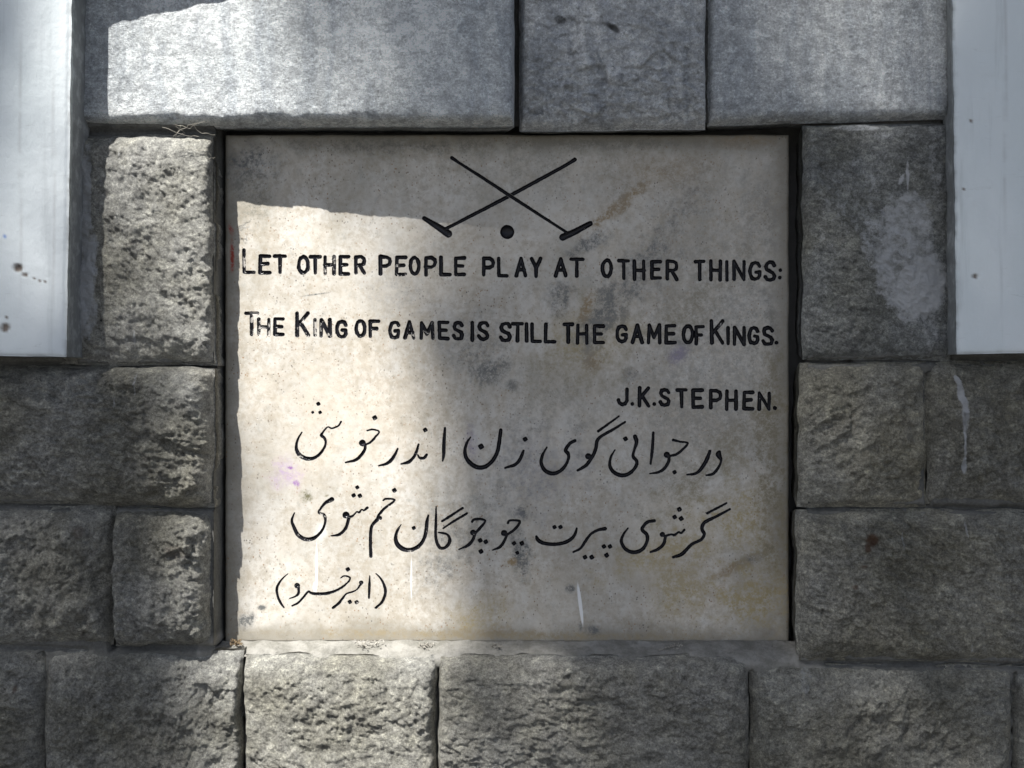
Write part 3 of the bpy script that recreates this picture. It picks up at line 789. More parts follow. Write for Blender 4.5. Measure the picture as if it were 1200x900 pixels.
LINE3 = [('J', 725, 735, 456, 474, 0), ('K', 749.5, 760, 455, 475.5, 0), ('S', 774, 784, 456.5, 475, 0), ('T', 793.5, 804, 457, 476.5, .5), ('E', 812.5, 823, 457.5, 477, 0), ('P', 833, 844.5, 458, 478, 0),
         ('H', 852, 862.5, 458.5, 479.5, 0), ('E', 872, 882, 459.5, 479, 0), ('N', 890, 901.5, 460.5, 479.5, 0)]
carv = []                                             # (name, strokes [(x, y, width) px], dots [(x, y, r)], wear, mark, corner smoothing)
jr = random.Random(3)
for line in (LINE1, LINE2, LINE3):
    for ch, x0, x1, y0, y1, wear in line:
        sts = []
        w0 = 4.8 if ch != 'K' or y1 - y0 < 24 else 5.0
        for s_ in FONT[ch]:
            sts.append([(x0 + p[0] * (x1 - x0) + jr.uniform(-.3, .3), y1 - p[1] * (y1 - y0) + jr.uniform(-.35, .35), w0 * jr.uniform(.86, 1.12)) for p in s_])
            if ch == 'O': sts[-1][-1] = sts[-1][0]
        carv.append(('letter', sts, [], wear, 0))
for dots in ([(914.6, 316.6, 2.4), (914, 325.4, 2.5)], [(910, 401.6, 2.6)], [(741, 473.4, 2.4)], [(766.6, 473.6, 2.4)], [(908, 478.2, 2.6)]):
    carv.append(('punctuation_mark', [], dots, 0, 0))


def Z_(ox, oy, s, strokes, dots=(), blobs=()):
    st = []
    for sk in strokes:
        last = 12
        o = []
        for p in sk:
            if len(p) > 2: last = p[2] * 1.14 + 2.2
            o.append((ox + p[0] / s, oy + p[1] / s, last / s))
        st.append(o)
    dd = [(ox + a / s, oy + b / s, r / s, 1) for a, b, r in dots] + [(ox + a / s, oy + b / s, w / 2 / s, 0) for a, b, w in blobs]
    return st, dd


def pers(ox, oy, s, strokes, dots=(), blobs=(), wear=.35):
    st, dd = Z_(ox, oy, s, strokes, dots, blobs)
    carv.append(('letter', st, dd, wear, 1))


a = (330, 460, 6)
pers(*a, [[(418, 205, 12), (402, 232), (375, 246), (350, 252, 10), (325, 243), (302, 265, 12), (288, 285, 14), (280, 302, 20), (300, 320, 18), (311, 350, 14), (298, 392, 16), (265, 435, 18), (225, 462, 22), (180, 465, 26), (140, 450, 26), (112, 420, 24), (103, 380, 18), (114, 330, 14), (142, 280, 9)]],
     [(258, 80, 16), (219, 140, 12), (271, 140, 14)], wear=.4)
pers(*a, [[(602, 268, 10), (640, 260, 12), (686, 276, 10), (660, 312, 14), (625, 350, 14), (588, 368, 14)], [(588, 368, 18), (585, 400, 18), (560, 440, 20), (520, 475, 20), (450, 492, 10)]], [(655, 178, 19)], [(568, 355, 50)], wear=.5)
pers(*a, [[(816, 396, 12), (800, 432, 18), (775, 470, 22), (740, 500, 20), (682, 515, 8)]], wear=.2)
pers(*a, [[(1020, 438, 16), (1002, 460, 20), (972, 460, 16), (958, 440, 10)], [(963, 365, 12), (950, 412, 18), (925, 460, 18), (890, 490, 22), (840, 503, 9)]], [(1010, 263, 17)], wear=.5)
pers(*a, [[(1149, 250, 14), (1142, 350, 22), (1140, 440, 20), (1133, 480, 10)]], wear=.4)
a = (510, 470, 6)
pers(*a, [[(249, 254, 9), (225, 290, 17), (210, 340, 20), (215, 390, 24), (245, 435, 27), (295, 465, 28), (350, 462, 27), (400, 422, 24), (435, 362, 24), (450, 290, 24), (461, 205, 22)]], [(322, 320, 22)], wear=.1)
pers(*a, [[(621, 350, 15), (600, 402, 22), (565, 445, 20), (492, 470, 14)]], [(633, 268, 19)], wear=0)
pers(*a, [[(982, 279, 22), (945, 300, 20), (917, 345, 22), (936, 372, 22), (935, 412, 18), (905, 467, 20), (860, 502, 24), (810, 508, 26), (765, 480, 24), (745, 430, 22), (755, 380, 18), (785, 325, 10)]], wear=.1)
pers(*a, [[(1335, 147, 12), (1260, 195, 17), (1180, 240, 18), (1140, 277, 22), (1130, 330, 22), (1108, 385, 22), (1062, 450, 22), (1002, 488, 16)], [(1292, 107, 12), (1146, 212, 16)]], (), [(1076, 388, 46)], wear=.1)
a = (690, 470, 6)
pers(*a, [[(325, 250, 28), (336, 290, 24), (318, 350, 17), (312, 390, 20), (338, 425, 22), (325, 470, 20), (280, 512, 24), (225, 522, 26), (170, 495, 24), (148, 450, 20), (155, 395, 16), (184, 344, 8)]], [(258, 265, 18)], wear=0)
pers(*a, [[(453, 222, 15), (448, 330, 20), (435, 440, 14)]], wear=0)
pers(*a, [[(592, 274, 17), (640, 285, 13), (695, 296, 13), (660, 340, 17), (615, 375, 17), (572, 385, 14)], [(565, 385, 20), (560, 430, 20), (530, 475, 20), (490, 500, 16), (428, 510, 8)]], [(603, 500, 17)], [(548, 378, 46)], wear=0)
pers(*a, [[(852, 353, 20), (830, 410, 24), (795, 470, 24), (755, 508, 18), (690, 518, 11)]], wear=0)
pers(*a, [[(917, 358, 22), (912, 378, 34), (930, 412, 18), (922, 448, 15), (895, 490, 18), (868, 515, 18), (826, 521, 11)]], wear=.1)
a = (330, 560, 6)
pers(*a, [[(354, 151, 28), (310, 175, 20), (276, 215, 15), (263, 245, 16), (298, 262, 20), (308, 300, 16), (295, 350, 15), (260, 400, 18), (210, 430, 24), (160, 430, 26), (115, 400, 24), (88, 350, 22), (72, 300, 16), (90, 247, 9)]], wear=.55)
pers(*a, [[(602, 211, 18), (580, 230, 12), (563, 224, 10), (546, 244, 14), (528, 240, 10), (505, 264, 13), (478, 275, 15)], [(472, 285, 20), (455, 345, 20), (425, 385, 20), (390, 403, 16), (348, 408, 8)]], [(532, 68, 16), (507, 124, 17), (550, 126, 17)], [(453, 262, 52)], wear=.3)
pers(*a, [[(714, 160, 10), (735, 148, 14), (794, 154, 12), (772, 180, 15), (730, 210, 17), (690, 252, 16), (676, 280, 18)], [(680, 288, 26), (640, 330, 20), (628, 370, 20), (625, 460, 20), (628, 553, 20)]], [(793, 88, 18)], [(690, 284, 36)], wear=.5)
pers(*a, [[(840, 330, 7), (815, 370, 16), (801, 425, 22), (820, 475, 28), (870, 506, 28), (925, 502, 26), (975, 470, 24), (1005, 420, 22), (1018, 360, 24), (1022, 310, 22), (1032, 264, 12)]], [(930, 353, 16)], wear=.55)
a = (450, 570, 6)
pers(*a, [[(367, 142, 8), (365, 250, 16), (364, 350, 18), (375, 402, 20), (396, 433, 20), (430, 430, 20), (460, 395, 22), (458, 355, 17), (430, 332, 14), (385, 325, 12)], [(585, 189, 13), (500, 240, 16), (417, 294, 10)], [(553, 153, 15), (410, 245, 16)]], wear=.2)
pers(*a, [[(620, 248, 16), (635, 232, 16), (680, 230, 16), (712, 242, 13), (690, 275, 16), (660, 310, 18), (643, 328, 17)], [(640, 332, 18), (625, 375, 20), (590, 415, 20), (528, 443, 9)]], [(676, 380, 18), (716, 390, 18), (682, 457, 18)], [(626, 325, 44)], wear=.2)
pers(*a, [[(872, 257, 16), (885, 240, 14), (950, 242, 15), (945, 270, 16), (910, 310, 18), (872, 335, 17)], [(865, 340, 17), (845, 385, 18), (815, 425, 18), (764, 448, 9)]], [(915, 400, 17), (970, 400, 18), (937, 468, 15)], [(845, 328, 46)], wear=.1)
a = (600, 570, 4.615)
pers(*a, [[(132, 272, 12), (142, 291, 18), (175, 308, 17), (230, 313, 17), (280, 305, 17), (320, 285, 16), (340, 260, 14), (350, 227, 8)]], [(230, 220, 13), (262, 220, 13)], wear=0)
pers(*a, [[(503, 229, 18), (470, 235, 14), (430, 255, 12), (400, 292, 14), (370, 335, 12), (332, 355, 10)]], [(395, 383, 14), (431, 383, 14), (497, 325, 13), (530, 325, 13), (512, 372, 14)], wear=0)
pers(*a, [[(770, 186, 16), (730, 195, 15), (704, 232, 17), (730, 262, 17), (730, 300, 15), (705, 340, 17), (660, 357, 19), (615, 340, 17), (592, 300, 15), (600, 265, 12), (627, 226, 7)]], wear=0)
pers(*a, [[(932, 236, 12), (915, 252, 10), (900, 247, 9), (880, 263, 12), (860, 260, 10), (825, 270, 13)], [(830, 272, 15), (820, 310, 15), (790, 340, 15), (750, 355, 11)]], [(905, 124, 14), (880, 166, 14), (915, 174, 14)], [(813, 260, 30)], wear=0)
pers(*a, [[(1178, 124, 11), (1110, 160, 13), (1042, 195, 17), (1028, 230, 17), (1040, 260, 15), (1020, 290, 15), (970, 315, 15), (920, 365, 17), (872, 383, 13)], [(1160, 91, 10), (1056, 145, 12)]], wear=0)
a = (310, 650, 7.5)
pers(*a, [[(205, 169, 8), (150, 220, 15), (110, 290, 21), (115, 360, 19), (140, 420, 18), (170, 466, 13)]], wear=.4)
pers(*a, [[(300, 290, 22), (298, 340, 20), (270, 368, 16), (222, 385, 9)]], (), [(287, 273, 52)], wear=.4)
pers(*a, [[(670, 206, 10), (700, 188, 14), (750, 200, 13), (740, 235, 14), (690, 280, 17), (620, 320, 21), (540, 342, 26), (470, 345, 25), (410, 338, 20), (385, 325, 17), (350, 365, 18), (300, 420, 18), (242, 450, 12)]], [(733, 130, 22)], wear=.4)
pers(*a, [[(845, 262, 18), (810, 310, 14), (770, 328, 16), (720, 345, 15), (685, 385, 18), (650, 430, 23), (602, 467, 20)]], [(750, 415, 20), (810, 418, 20)], [(850, 246, 40)], wear=.4)
pers(*a, [[(925, 187, 9), (922, 270, 20), (918, 380, 15)]], wear=.4)
pers(*a, [[(980, 166, 8), (1025, 215, 15), (1058, 290, 23), (1060, 350, 23), (1030, 420, 22), (977, 468, 18)]], wear=.3)
a = (480, 170, 4.615)
m1 = Z_(*a, [[(228, 69, 17), (262, 92, 13), (400, 180, 15), (540, 272, 16), (730, 395, 13), (862, 480, 12)], [(977, 424, 24), (900, 466, 29), (828, 499, 33)]])
m2 = Z_(*a, [[(893, 79, 19), (850, 106, 16), (700, 188, 18), (540, 275, 18), (380, 358, 17), (190, 456, 15)], [(79, 396, 20), (150, 440, 31), (210, 480, 36)]])
carv.append(('polo_mallet', m1[0], m1[1], 0, 2))
carv.append(('polo_mallet', m2[0], m2[1], 0, 3))
carv.append(('ball', [], [(480 + 528 / 4.615, 170 + 470 / 4.615, 8.4)], 0, 4))


def catmull(pts, n=5):
    if len(pts) < 3: return pts
    P = np.array(pts, float); out = []
    Q = np.vstack([2 * P[0] - P[1], P, 2 * P[-1] - P[-2]])
    for i in range(1, len(Q) - 2):
        for t in np.linspace(0, 1, n, endpoint=False):
            p = .5 * ((2 * Q[i]) + (-Q[i - 1] + Q[i + 1]) * t + (2 * Q[i - 1] - 5 * Q[i] + 4 * Q[i + 1] - Q[i + 2]) * t * t + (-Q[i - 1] + 3 * Q[i] - 3 * Q[i + 1] + Q[i + 2]) * t ** 3)
            out.append(tuple(p))
    out.append(tuple(P[-1]))
    return out


def sdf(X, Y, strokes, dots, curved):
    """> 0 inside, px"""
    s = np.full(X.shape, -1e3)
    for st in strokes:
        pts = catmull(st) if curved else st
        for p, q in zip(pts[:-1], pts[1:]):
            dx, dy = q[0] - p[0], q[1] - p[1]; L = dx * dx + dy * dy + 1e-9
            t = np.clip(((X - p[0]) * dx + (Y - p[1]) * dy) / L, 0, 1)
            d = np.hypot(X - p[0] - t * dx, Y - p[1] - t * dy)
            s = np.maximum(s, (p[2] + (q[2] - p[2]) * t) / 2 - d)
    for dt in dots:
        if len(dt) == 4 and dt[3] == 1:             # diamond dot of the reed pen
            d = (np.abs((X - dt[0]) + .25 * (Y - dt[1])) + np.abs((Y - dt[1]) - .25 * (X - dt[0]))) * .8
            d = .6 * d + .4 * np.hypot(X - dt[0], Y - dt[1])
        else:
            d = np.hypot(X - dt[0], Y - dt[1])
        s = np.maximum(s, dt[2] - d)
    return s


PX0, PX1, PY0, PY1 = 263.5, 925, 157.5, 753.5        # plaque outline
pcx, pcz = wx(594), wz(455)
plaque = thing('marble_plaque', 'large cream marble plaque slab carved with crossed polo mallets and black English and Persian verses', 'plaque', (pcx, 0, pcz))


def loc(px, py):
    return (px - 594) / 1000, (455 - py) / 1000


all_pts = []; all_edges = []
letters = []
m1_sdf = None
for name, strokes, dots, wear, kind in carv:
    xs = [p[0] for s_ in strokes for p in s_] + [d[0] for d in dots]
    ys = [p[1] for s_ in strokes for p in s_] + [d[1] for d in dots]
    wm = max([p[2] for s_ in strokes for p in s_] + [2 * d[2] for d in dots])
    big = (max(xs) - min(xs)) > 90
    g = .5 if not big else .6
    x0 = math.floor(min(xs) - wm - 2); y0 = math.floor(min(ys) - wm - 2)
    gx = np.arange(x0, max(xs) + wm + 2, g); gy = np.arange(y0, max(ys) + wm + 2, g)
    X, Y = np.meshgrid(gx, gy)
    nz1 = .22 * fbm(X * .35, Y * .35, 91, 2) + .12 * fbm(X * .9, Y * .9, 92, 2)
    curved = kind in (1,)
    F = sdf(X, Y, strokes, dots, curved) + nz1
    Fd = F.copy()
    if kind == 3:
        F = np.minimum(F, -(sdf(X, Y, carv_m1[0], carv_m1[1], False) + nz1) - .02)
    if kind == 2: carv_m1 = (strokes, dots)
    F[np.abs(F) < 1e-3] = 1e-3
    ins = F > 0
    # marching squares on triangles (each cell split in two): iso points + inside region mesh
    H_, W_ = F.shape
    vid = {}
    pts = []; pf = []
    verts_in = {}
    vl = []

    def grid_v(j, i):
        k_ = (j, i)
        r = verts_in.get(k_)
        if r is None:
            r = len(vl); verts_in[k_] = r
            vl.append((gx[i], gy[j], max(Fd[j, i], .0)))
        return r

    def iso_v(j, i, j2, i2):
        k_ = (j, i, j2, i2) if (j, i) < (j2, i2) else (j2, i2, j, i)
        r = vid.get(k_)
        if r is None:
            a_, b_ = F[k_[0], k_[1]], F[k_[2], k_[3]]
            t = a_ / (a_ - b_); t = min(max(t, .04), .96)
            r = len(vl); vid[k_] = r
            px_ = gx[k_[1]] * (1 - t) + gx[k_[3]] * t; py_ = gy[k_[0]] * (1 - t) + gy[k_[2]] * t
            dd = 0.0
            if kind == 3:
                dj = Fd[k_[0], k_[1]] * (1 - t) + Fd[k_[2], k_[3]] * t
                dd = dj if dj > .35 else 0.
            vl.append((px_, py_, dd if False else 0.0))
        return r
    cells = np.argwhere(ins[:-1, :-1] | ins[1:, :-1] | ins[:-1, 1:] | ins[1:, 1:])
    tris = []; iso_e = []
    for j, i in cells:
        for tri in (((j, i), (j, i + 1), (j + 1, i + 1)), ((j, i), (j + 1, i + 1), (j + 1, i))):
            q = [ins[p] for p in tri]; c_ = sum(q)
            if c_ == 3: tris.append([grid_v(*p) for p in tri])
            elif c_ == 1:
                k_ = q.index(True); a_, b_, d_ = tri[k_], tri[(k_ + 1) % 3], tri[(k_ + 2) % 3]
                e1 = iso_v(*a_, *b_); e2 = iso_v(*a_, *d_)
                tris.append([grid_v(*a_), e1, e2]); iso_e.append((e1, e2))
            elif c_ == 2:
                k_ = q.index(False); a_, b_, d_ = tri[k_], tri[(k_ + 1) % 3], tri[(k_ + 2) % 3]
                e1 = iso_v(*a_, *b_); e2 = iso_v(*a_, *d_)
                vb, vd = grid_v(*b_), grid_v(*d_)
                tris.append([e1, vb, vd]); tris.append([e1, vd, e2]); iso_e.append((e1, e2))
    V = np.array(vl)
    dep = np.where(V[:, 2] > 0, 3.4 * (1 - np.exp(-V[:, 2] / 1.6)), 0)
    if kind == 4: dep = np.where(V[:, 2] > 0, 5.0 * (1 - np.exp(-V[:, 2] / 2.2)), 0)
    co = np.stack([(V[:, 0] - 594) / 1000, dep / 1000, (455 - V[:, 1]) / 1000], -1)
    tr = np.array(tris)
    # face the camera (-y)
    p0, p1, p2 = co[tr[:, 0]], co[tr[:, 1]], co[tr[:, 2]]
    nn = np.cross(p1 - p0, p2 - p0)[:, 1]
    tr[nn > 0] = tr[nn > 0][:, ::-1]
    me = mesh_np(name, co, tr, M_LETTER, True, {'lit_rim': np.exp(-V[:, 2] / .45)})
    o = link(name, me, plaque)
    o['wear'] = float(wear)
    base = len(all_pts)
    rem = {}
    for e1, e2 in iso_e:
        for e in (e1, e2):
            if e not in rem:
                rem[e] = len(all_pts); all_pts.append((vl[e][0], vl[e][1]))
        all_edges.append((rem[e1], rem[e2]))
    letters.append((gx[0], gy[0], g, F))

# plaque face with the carving cut out of it
n_iso = len(all_pts)
cp = list(all_pts); ce = list(all_edges)
n0 = len(cp)
edge_n = 90
bord = []
for i in range(edge_n): bord.append((PX0 + (PX1 - PX0) * i / edge_n, PY0))
for i in range(edge_n): bord.append((PX1, PY0 + (PY1 - PY0) * i / edge_n))
for i in range(edge_n): bord.append((PX1 - (PX1 - PX0) * i / edge_n, PY1))
for i in range(edge_n): bord.append((PX0, PY1 - (PY1 - PY0) * i / edge_n))
_b = np.array(bord); _n = 1.1 * fbm(_b[:, 0] * .03, _b[:, 1] * .03, 55, 3)
bord = [(x + (q if x in (PX0, PX1) else 0), y + (q if y in (PY0, PY1) else 0)) for (x, y), q in zip(bord, _n)]
ER = 4.0                                             # rounded arris starts here
ins_b = [(x + (ER if x < PX0 + 3 else (-ER if x > PX1 - 3 else 0)), y + (ER if y < PY0 + 3 else (-ER if y > PY1 - 3 else 0))) for x, y in bord]
cp += ins_b
nb = len(bord)
ce += [(n0 + i, n0 + (i + 1) % nb) for i in range(nb)]


def inside_letter(x, y, marg=0.):
    for lx, ly, g, F in letters:
        i = (x - lx) / g; j = (y - ly) / g
        if 0 <= i < F.shape[1] - 1 and 0 <= j < F.shape[0] - 1:
            i0, j0 = int(i), int(j); a_, b_ = i - i0, j - j0
            # same triangle split as the letters
            if a_ >= b_: v = F[j0, i0] * (1 - a_) + F[j0, i0 + 1] * (a_ - b_) + F[j0 + 1, i0 + 1] * b_
            else: v = F[j0, i0] * (1 - b_) + F[j0 + 1, i0] * (b_ - a_) + F[j0 + 1, i0 + 1] * a_
            if v > marg: return True
    return False


for x in np.arange(PX0 + 8, PX1 - 6, 8.0):
    for y in np.arange(PY0 + 8, PY1 - 6, 8.0):
        if not inside_letter(x, y, -1.5): cp.append((x, y))
res = delaunay_2d_cdt([Vector(p) for p in cp], ce, [], 0, 1e-5)
rv, rf = res[0], res[2]
keep = []
for f in rf:
    cx = sum(rv[i].x for i in f) / 3; cy = sum(rv[i].y for i in f) / 3
    if not inside_letter(cx, cy): keep.append(f)
rv = np.array([(p.x, p.y) for p in rv])
co = np.stack([(rv[:, 0] - 594) / 1000, np.zeros(len(rv)), (455 - rv[:, 1]) / 1000], -1)
kf = np.array(keep)
nn = np.cross(co[kf[:, 1]] - co[kf[:, 0]], co[kf[:, 2]] - co[kf[:, 0]])[:, 1]
kf[nn > 0] = kf[nn > 0][:, ::-1]
# rounded edge and sides
verts = [co]; faces = [kf]; N0 = len(co)


def ringv(pts, y): return np.array([((x - 594) / 1000, y, (455 - z) / 1000) for x, z in pts])


loops = [ringv(ins_b, 0.0)]
for s_ in (.3, .6, .85, 1):
    jj = [(a_[0] * (1 - s_) + b_[0] * s_, a_[1] * (1 - s_) + b_[1] * s_) for a_, b_ in zip(ins_b, bord)]
    loops.append(ringv(jj, .0035 * (1 - math.sqrt(max(0, 1 - s_ * s_)))))
loops.append(ringv(bord, .020))
i = np.arange(nb); j = (i + 1) % nb; off = N0
for li, lp in enumerate(loops):
    verts.append(lp)
    if li:
        q = np.stack([off - nb + i, off - nb + j, off + j, off + i], -1)
        faces.append(np.concatenate([q[:, :3], q[:, [0, 2, 3]]]))
    off += nb
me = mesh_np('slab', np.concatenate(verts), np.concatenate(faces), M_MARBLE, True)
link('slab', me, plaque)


# ------------------------------------------------------------------ small things on the ledge and in the corner
M_STRAW = mat_simple('dry fibre', (.34, .32, .26), (.50, .47, .4), 200)
M_CRUMB = mat_simple('dry mortar crumbs', (.30, .28, .24), (.46, .44, .39), 160)
M_LEAFDRY = mat_simple('withered brown leaf', (.13, .09, .05), (.26, .19, .11), 160)


def strand_thing(lines, w, label):
    V = []; F = []
    for pts in lines:
        P3 = [Vector((wx(px, y), y, wz(py, y))) for px, py, y in pts]
        sm = []
        for a_, b_ in zip(P3[:-1], P3[1:]):
            for t in np.linspace(0, 1, 4, endpoint=False):
                sm.append(a_.lerp(b_, t))
        sm.append(P3[-1])
        for ii in range(1, len(sm) - 1):
            sm[ii] = sm[ii] + Vector((rr.uniform(-1, 1), rr.uniform(-1, 1), rr.uniform(-1, 1))) * .0009
        for ii, p in enumerate(sm):
            r = w * (1 - .5 * ii / len(sm))
            b0 = len(V)
            for k_ in range(4):
                an = k_ * math.pi / 2
                V.append(p + Vector((math.cos(an) * r, math.sin(an) * r * .7, math.sin(an) * r)))
            if ii:
                for k_ in range(4):
                    F.append((b0 - 4 + k_, b0 - 4 + (k_ + 1) % 4, b0 + (k_ + 1) % 4, b0 + k_))
    V = np.array([tuple(v) for v in V]); c = V.mean(0)
    me = mesh_np('straw', V - c, F, M_STRAW)
    o = link('straw', me, None, c)
    o['label'] = label; o['category'] = 'straw'
    return o


strand_thing([[(202, 162, -.062), (212, 152, -.067), (224, 146, -.068), (240, 142, -.068)], [(206, 148, -.067), (216, 155, -.062), (208, 160, -.06)], [(205, 146, -.067), (222, 150, -.067), (232, 144, -.068)],
              [(216, 170, -.058), (230, 176, -.060), (243, 174, -.058), (247, 182, -.056)], [(190, 149, -.066), (214, 158, -.06), (233, 160, -.058)], [(226, 146, -.067), (236, 156, -.06), (252, 158, -.055)], [(212, 146, -.067), (204, 166, -.062)], [(236, 172, -.058), (244, 186, -.056), (252, 184, -.05)]], .00026, 'wisps of pale straw caught in the joint at the corner above the left jamb')


def clump(px, py, w, h, mat, name, label, cat, seed, y=-.014):
    r = random.Random(seed); V = []; F = []
    c = Vector((wx(px, y), y, wz(py, y)))
    for _ in range(46):
        p = Vector((r.gauss(0, w * .33), r.gauss(0, .005), r.uniform(-h * .5, h * .5) * .8)) / 1000 * 1
        p.y = r.gauss(0, .004)
        s_ = r.uniform(.8, 2.3) / 1000
        a_ = Vector((r.uniform(-1, 1), r.uniform(-1, 1), r.uniform(-1, 1))).normalized(); b_ = a_.orthogonal().normalized(); d_ = a_.cross(b_)
        el = r.uniform(.8, 2.4)
        b0 = len(V)
        V += [p + a_ * s_ * el, p + b_ * s_ * .6, p + d_ * s_ * .6, p - b_ * s_ * .6, p - d_ * s_ * .6, p - a_ * s_ * el]
        F += [(b0, b0 + 1, b0 + 2), (b0, b0 + 2, b0 + 3), (b0, b0 + 3, b0 + 4), (b0, b0 + 4, b0 + 1), (b0 + 5, b0 + 2, b0 + 1), (b0 + 5, b0 + 3, b0 + 2), (b0 + 5, b0 + 4, b0 + 3), (b0 + 5, b0 + 1, b0 + 4)]
    me = mesh_np(name, np.array([tuple(v) for v in V]), F, mat, False)
    o = link(name, me, None, c); o['label'] = label; o['category'] = cat
    return o


clump(429, 754, 22, 9, M_CRUMB, 'mortar_lump', 'pale heap of dry mortar crumbs in the sun on the ledge under the plaque', 'debris', 1)
clump(501, 757, 14, 7, M_CRUMB, 'mortar_lump', 'small grey brown crumb heap on the ledge, right of the pale heap', 'debris', 2)
clump(583, 757, 9, 5, M_CRUMB, 'mortar_lump', 'tiny shaded crumbs on the ledge below the middle of the plaque', 'debris', 3)
clump(792, 758, 18, 7, M_CRUMB, 'mortar_lump', 'dark crumbs on the shaded ledge towards the right end of the plaque', 'debris', 4)
clump(276, 753, 9, 6, M_LEAFDRY, 'dry_leaf', 'withered brown leaf bits at the lower left corner of the plaque', 'leaf', 5, -.02)

# ------------------------------------------------------------------ ground and an unseen tree, its crown shaped to shade the wall
M_GROUND = mat_simple('dusty concrete paving', (.055, .052, .048), (.10, .095, .085), 3, .9, .004)
g = 60
me = mesh_np('ground', [(-g, -g, 0), (g, -g, 0), (g, g, 0), (-g, g, 0)], [(0, 1, 2, 3)], M_GROUND, False)
o = link('ground', me); o['kind'] = 'structure'


def sun_fraction(px, py):
    """how much sun comes through the crown, by photo position on the wall"""
    yl = [-400, 100, 250, 330, 400, 450, 520, 600, 700, 760, 900, 1300]
    xl = [100, 104, 118, 150, 190, 158, 170, 190, 215, 235, 262, 330]
    yr = [-400, 0, 80, 160, 250, 340, 430, 520, 600, 700, 770, 850, 900, 1300]
    xr = [330, 385, 400, 425, 480, 455, 470, 500, 520, 540, 640, 690, 700, 760]
    a_ = np.interp(py, yl, xl); b_ = np.interp(py, yr, xr)
    sf = np.interp(py, [200, 330], [.5, 1.])
    left = sstep(-62 * sf, 62 * sf, px - a_)
    right = 1 - sstep(-75, 70, px - b_)
    t = left * right * (.4 + .6 * sstep(92, 126, px + .12 * (py - 200) * (py > 200)))
    t = t * (1 - .35 * sstep(480, 600, px) * sstep(740, 780, py))
    t = t * (1 - .5 * (1 - sstep(235, 275, px)) * sstep(420, 480, py))
    lb = np.interp(px, [-600, 60, 130, 230, 300, 480, 600, 760, 900, 980, 1080, 1150, 1300, 3000], [.26, .22, .34, .30, .14, .26, .25, .18, .14, .30, .29, .22, .26, .05])
    top = np.interp(px, [-600, 100, 300, 560, 700, 900, 1080, 1200], [.2, .2, .34, .44, .38, .30, .22, .15])
    lb = lb + (top - lb) * (1 - sstep(60, 190, py))
    bot = np.interp(px, [-600, 100, 500, 700, 900, 1200], [.24, .27, .34, .32, .30, .27])
    lb = lb + (bot - lb) * sstep(700, 800, py)
    lb = lb * (1 + .18 * fbm(px / 160, py / 160, 44, 3)) * np.interp(py, [-900, -100, 1100, 2000], [.3, 1, 1, .4])
    return np.clip(np.maximum(t, lb), .012, 1)


M_BARK = mat_simple('tree bark', (.07, .055, .04), (.15, .12, .09), 12, .9, .01)
tl = NT('green leaf')
tl.put(tl.b.inputs['Base Color'], tl.mix(tl.noise(3, 3), (.035, .07, .02), (.09, .14, .04)))
tl.b.inputs['Roughness'].default_value = .55
M_LEAF = tl.m

cc = Vector((0, 0, CZ)) + SUN * 10.5
tree = thing('shade_tree', 'unseen broad leafed tree opposite the wall, its crown shaped to shade the plaque', 'tree', (cc.x - 2.2, cc.y - .6, 0))
base = Vector(tree.location)
N = 260000
lp = rng.uniform(-4700, 5900, N); lq = rng.uniform(-4300, 4600, N)
T = sun_fraction(lp, lq)
rad = np.hypot((lp - 600) / 5000, (lq - 150) / 4300)
T = T * (1 - .9 * sstep(.28, .5, rad)) + .012
want = -np.log(T) / 4.4 * (1 - sstep(.75, 1.05, rad + .15 * fbm(lp / 500, lq / 500, 88, 3)))
m = rng.uniform(0, 1, N) < want
lp, lq = lp[m], lq[m]
n = len(lp)
tt = 10.5 + rng.normal(0, .55, n)
S = np.array(SUN)
base_p = np.stack([(lp - 600) / 1000, np.full(n, -.03), CZ + (450 - lq) / 1000], -1)
ctr = base_p + S * tt[:, None]
leaves_v = []
nrm = rng.normal(0, 1, (n, 3)) + S * .9
nrm /= np.linalg.norm(nrm, axis=1)[:, None]
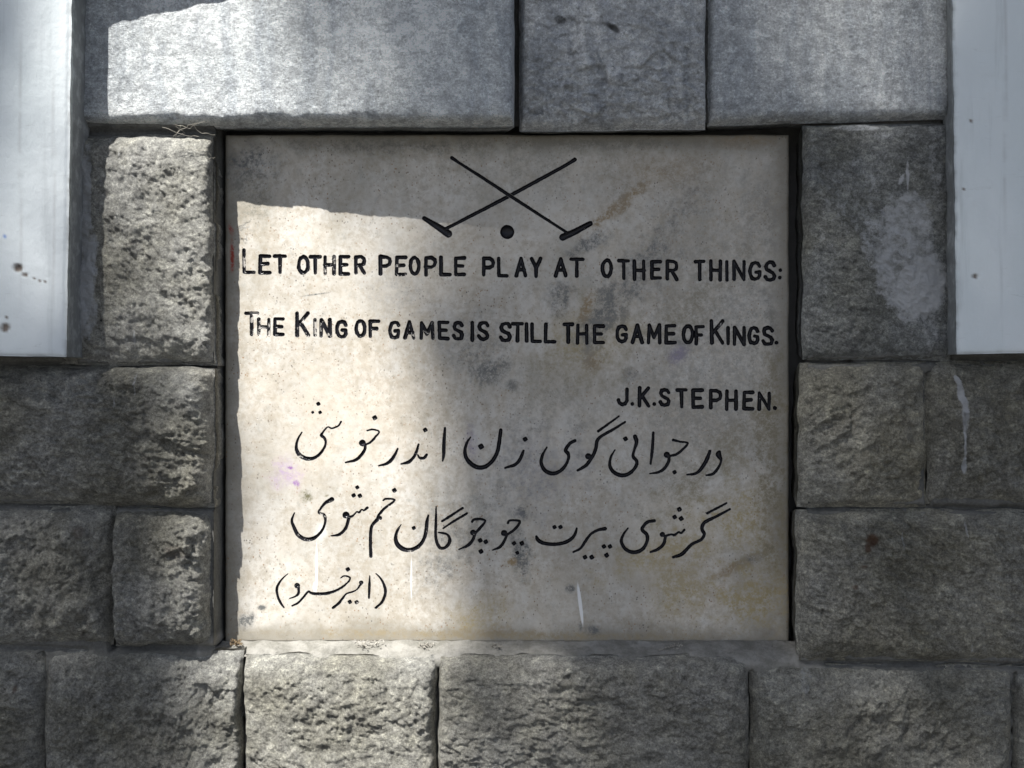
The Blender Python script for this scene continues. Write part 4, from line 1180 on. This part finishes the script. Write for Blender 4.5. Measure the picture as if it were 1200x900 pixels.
ax = np.cross(nrm, rng.normal(0, 1, (n, 3))); ax /= np.linalg.norm(ax, axis=1)[:, None]
bx = np.cross(nrm, ax)
ln = rng.uniform(.040, .065, n)[:, None]
wd = ln * .62
v0 = ctr - ax * ln; v1 = ctr + bx * wd * .9 - ax * ln * .15; v2 = ctr + ax * ln; v3 = ctr - bx * wd * .9 - ax * ln * .15
LV = np.stack([v0, v1, v2, v3], 1).reshape(-1, 3) - np.array(base)
LF = np.arange(4 * n).reshape(n, 4)
me = mesh_np('crown', LV, LF, M_LEAF, False)
o = link('crown', me, tree)


def limb(pts, rad_):
    V = []; F = []
    for ii, (p, r) in enumerate(zip(pts, rad_)):
        d_ = (Vector(pts[min(ii + 1, len(pts) - 1)]) - Vector(pts[max(ii - 1, 0)])).normalized()
        a_ = d_.orthogonal().normalized(); b_ = d_.cross(a_)
        b0 = len(V)
        for k_ in range(10):
            an = k_ * math.pi / 5
            V.append(Vector(p) + (a_ * math.cos(an) + b_ * math.sin(an)) * r * (1 + .08 * rr.uniform(-1, 1)))
        if ii:
            for k_ in range(10): F.append((b0 - 10 + k_, b0 - 10 + (k_ + 1) % 10, b0 + (k_ + 1) % 10, b0 + k_))
    return V, F


limbs = [([(0, 0, 0), (.05, 0, 1.2), (.1, .05, 3), (.3, .1, 5)], [.24, .19, .16, .13])]
limbs.append(([(.3, .1, 5), (.5, -.2, 6.5), (.9, -.3, 8.5), (1.4, -.5, 10.5)], [.13, .10, .07, .03]))
limbs.append(([(.3, .1, 5), (-.5, .3, 6.4), (-.8, .6, 8), (-.6, .6, 9.8)], [.11, .08, .05, .02]))
limbs.append(([(.25, .1, 4.6), (-.6, .8, 5.6), (-.5, 1.2, 7.0)], [.09, .06, .03]))
V = []; F = []
for pts, r in limbs:
    v, f = limb(pts, r); b0 = len(V); V += v; F += [tuple(q + b0 for q in ff) for ff in f]
me = mesh_np('trunk', np.array([tuple(v) for v in V]), F, M_BARK)
link('trunk', me, tree)
print('leaves', n, 'tris', sum(len(p.data.polygons) for p in bpy.data.objects if p.type == 'MESH'))
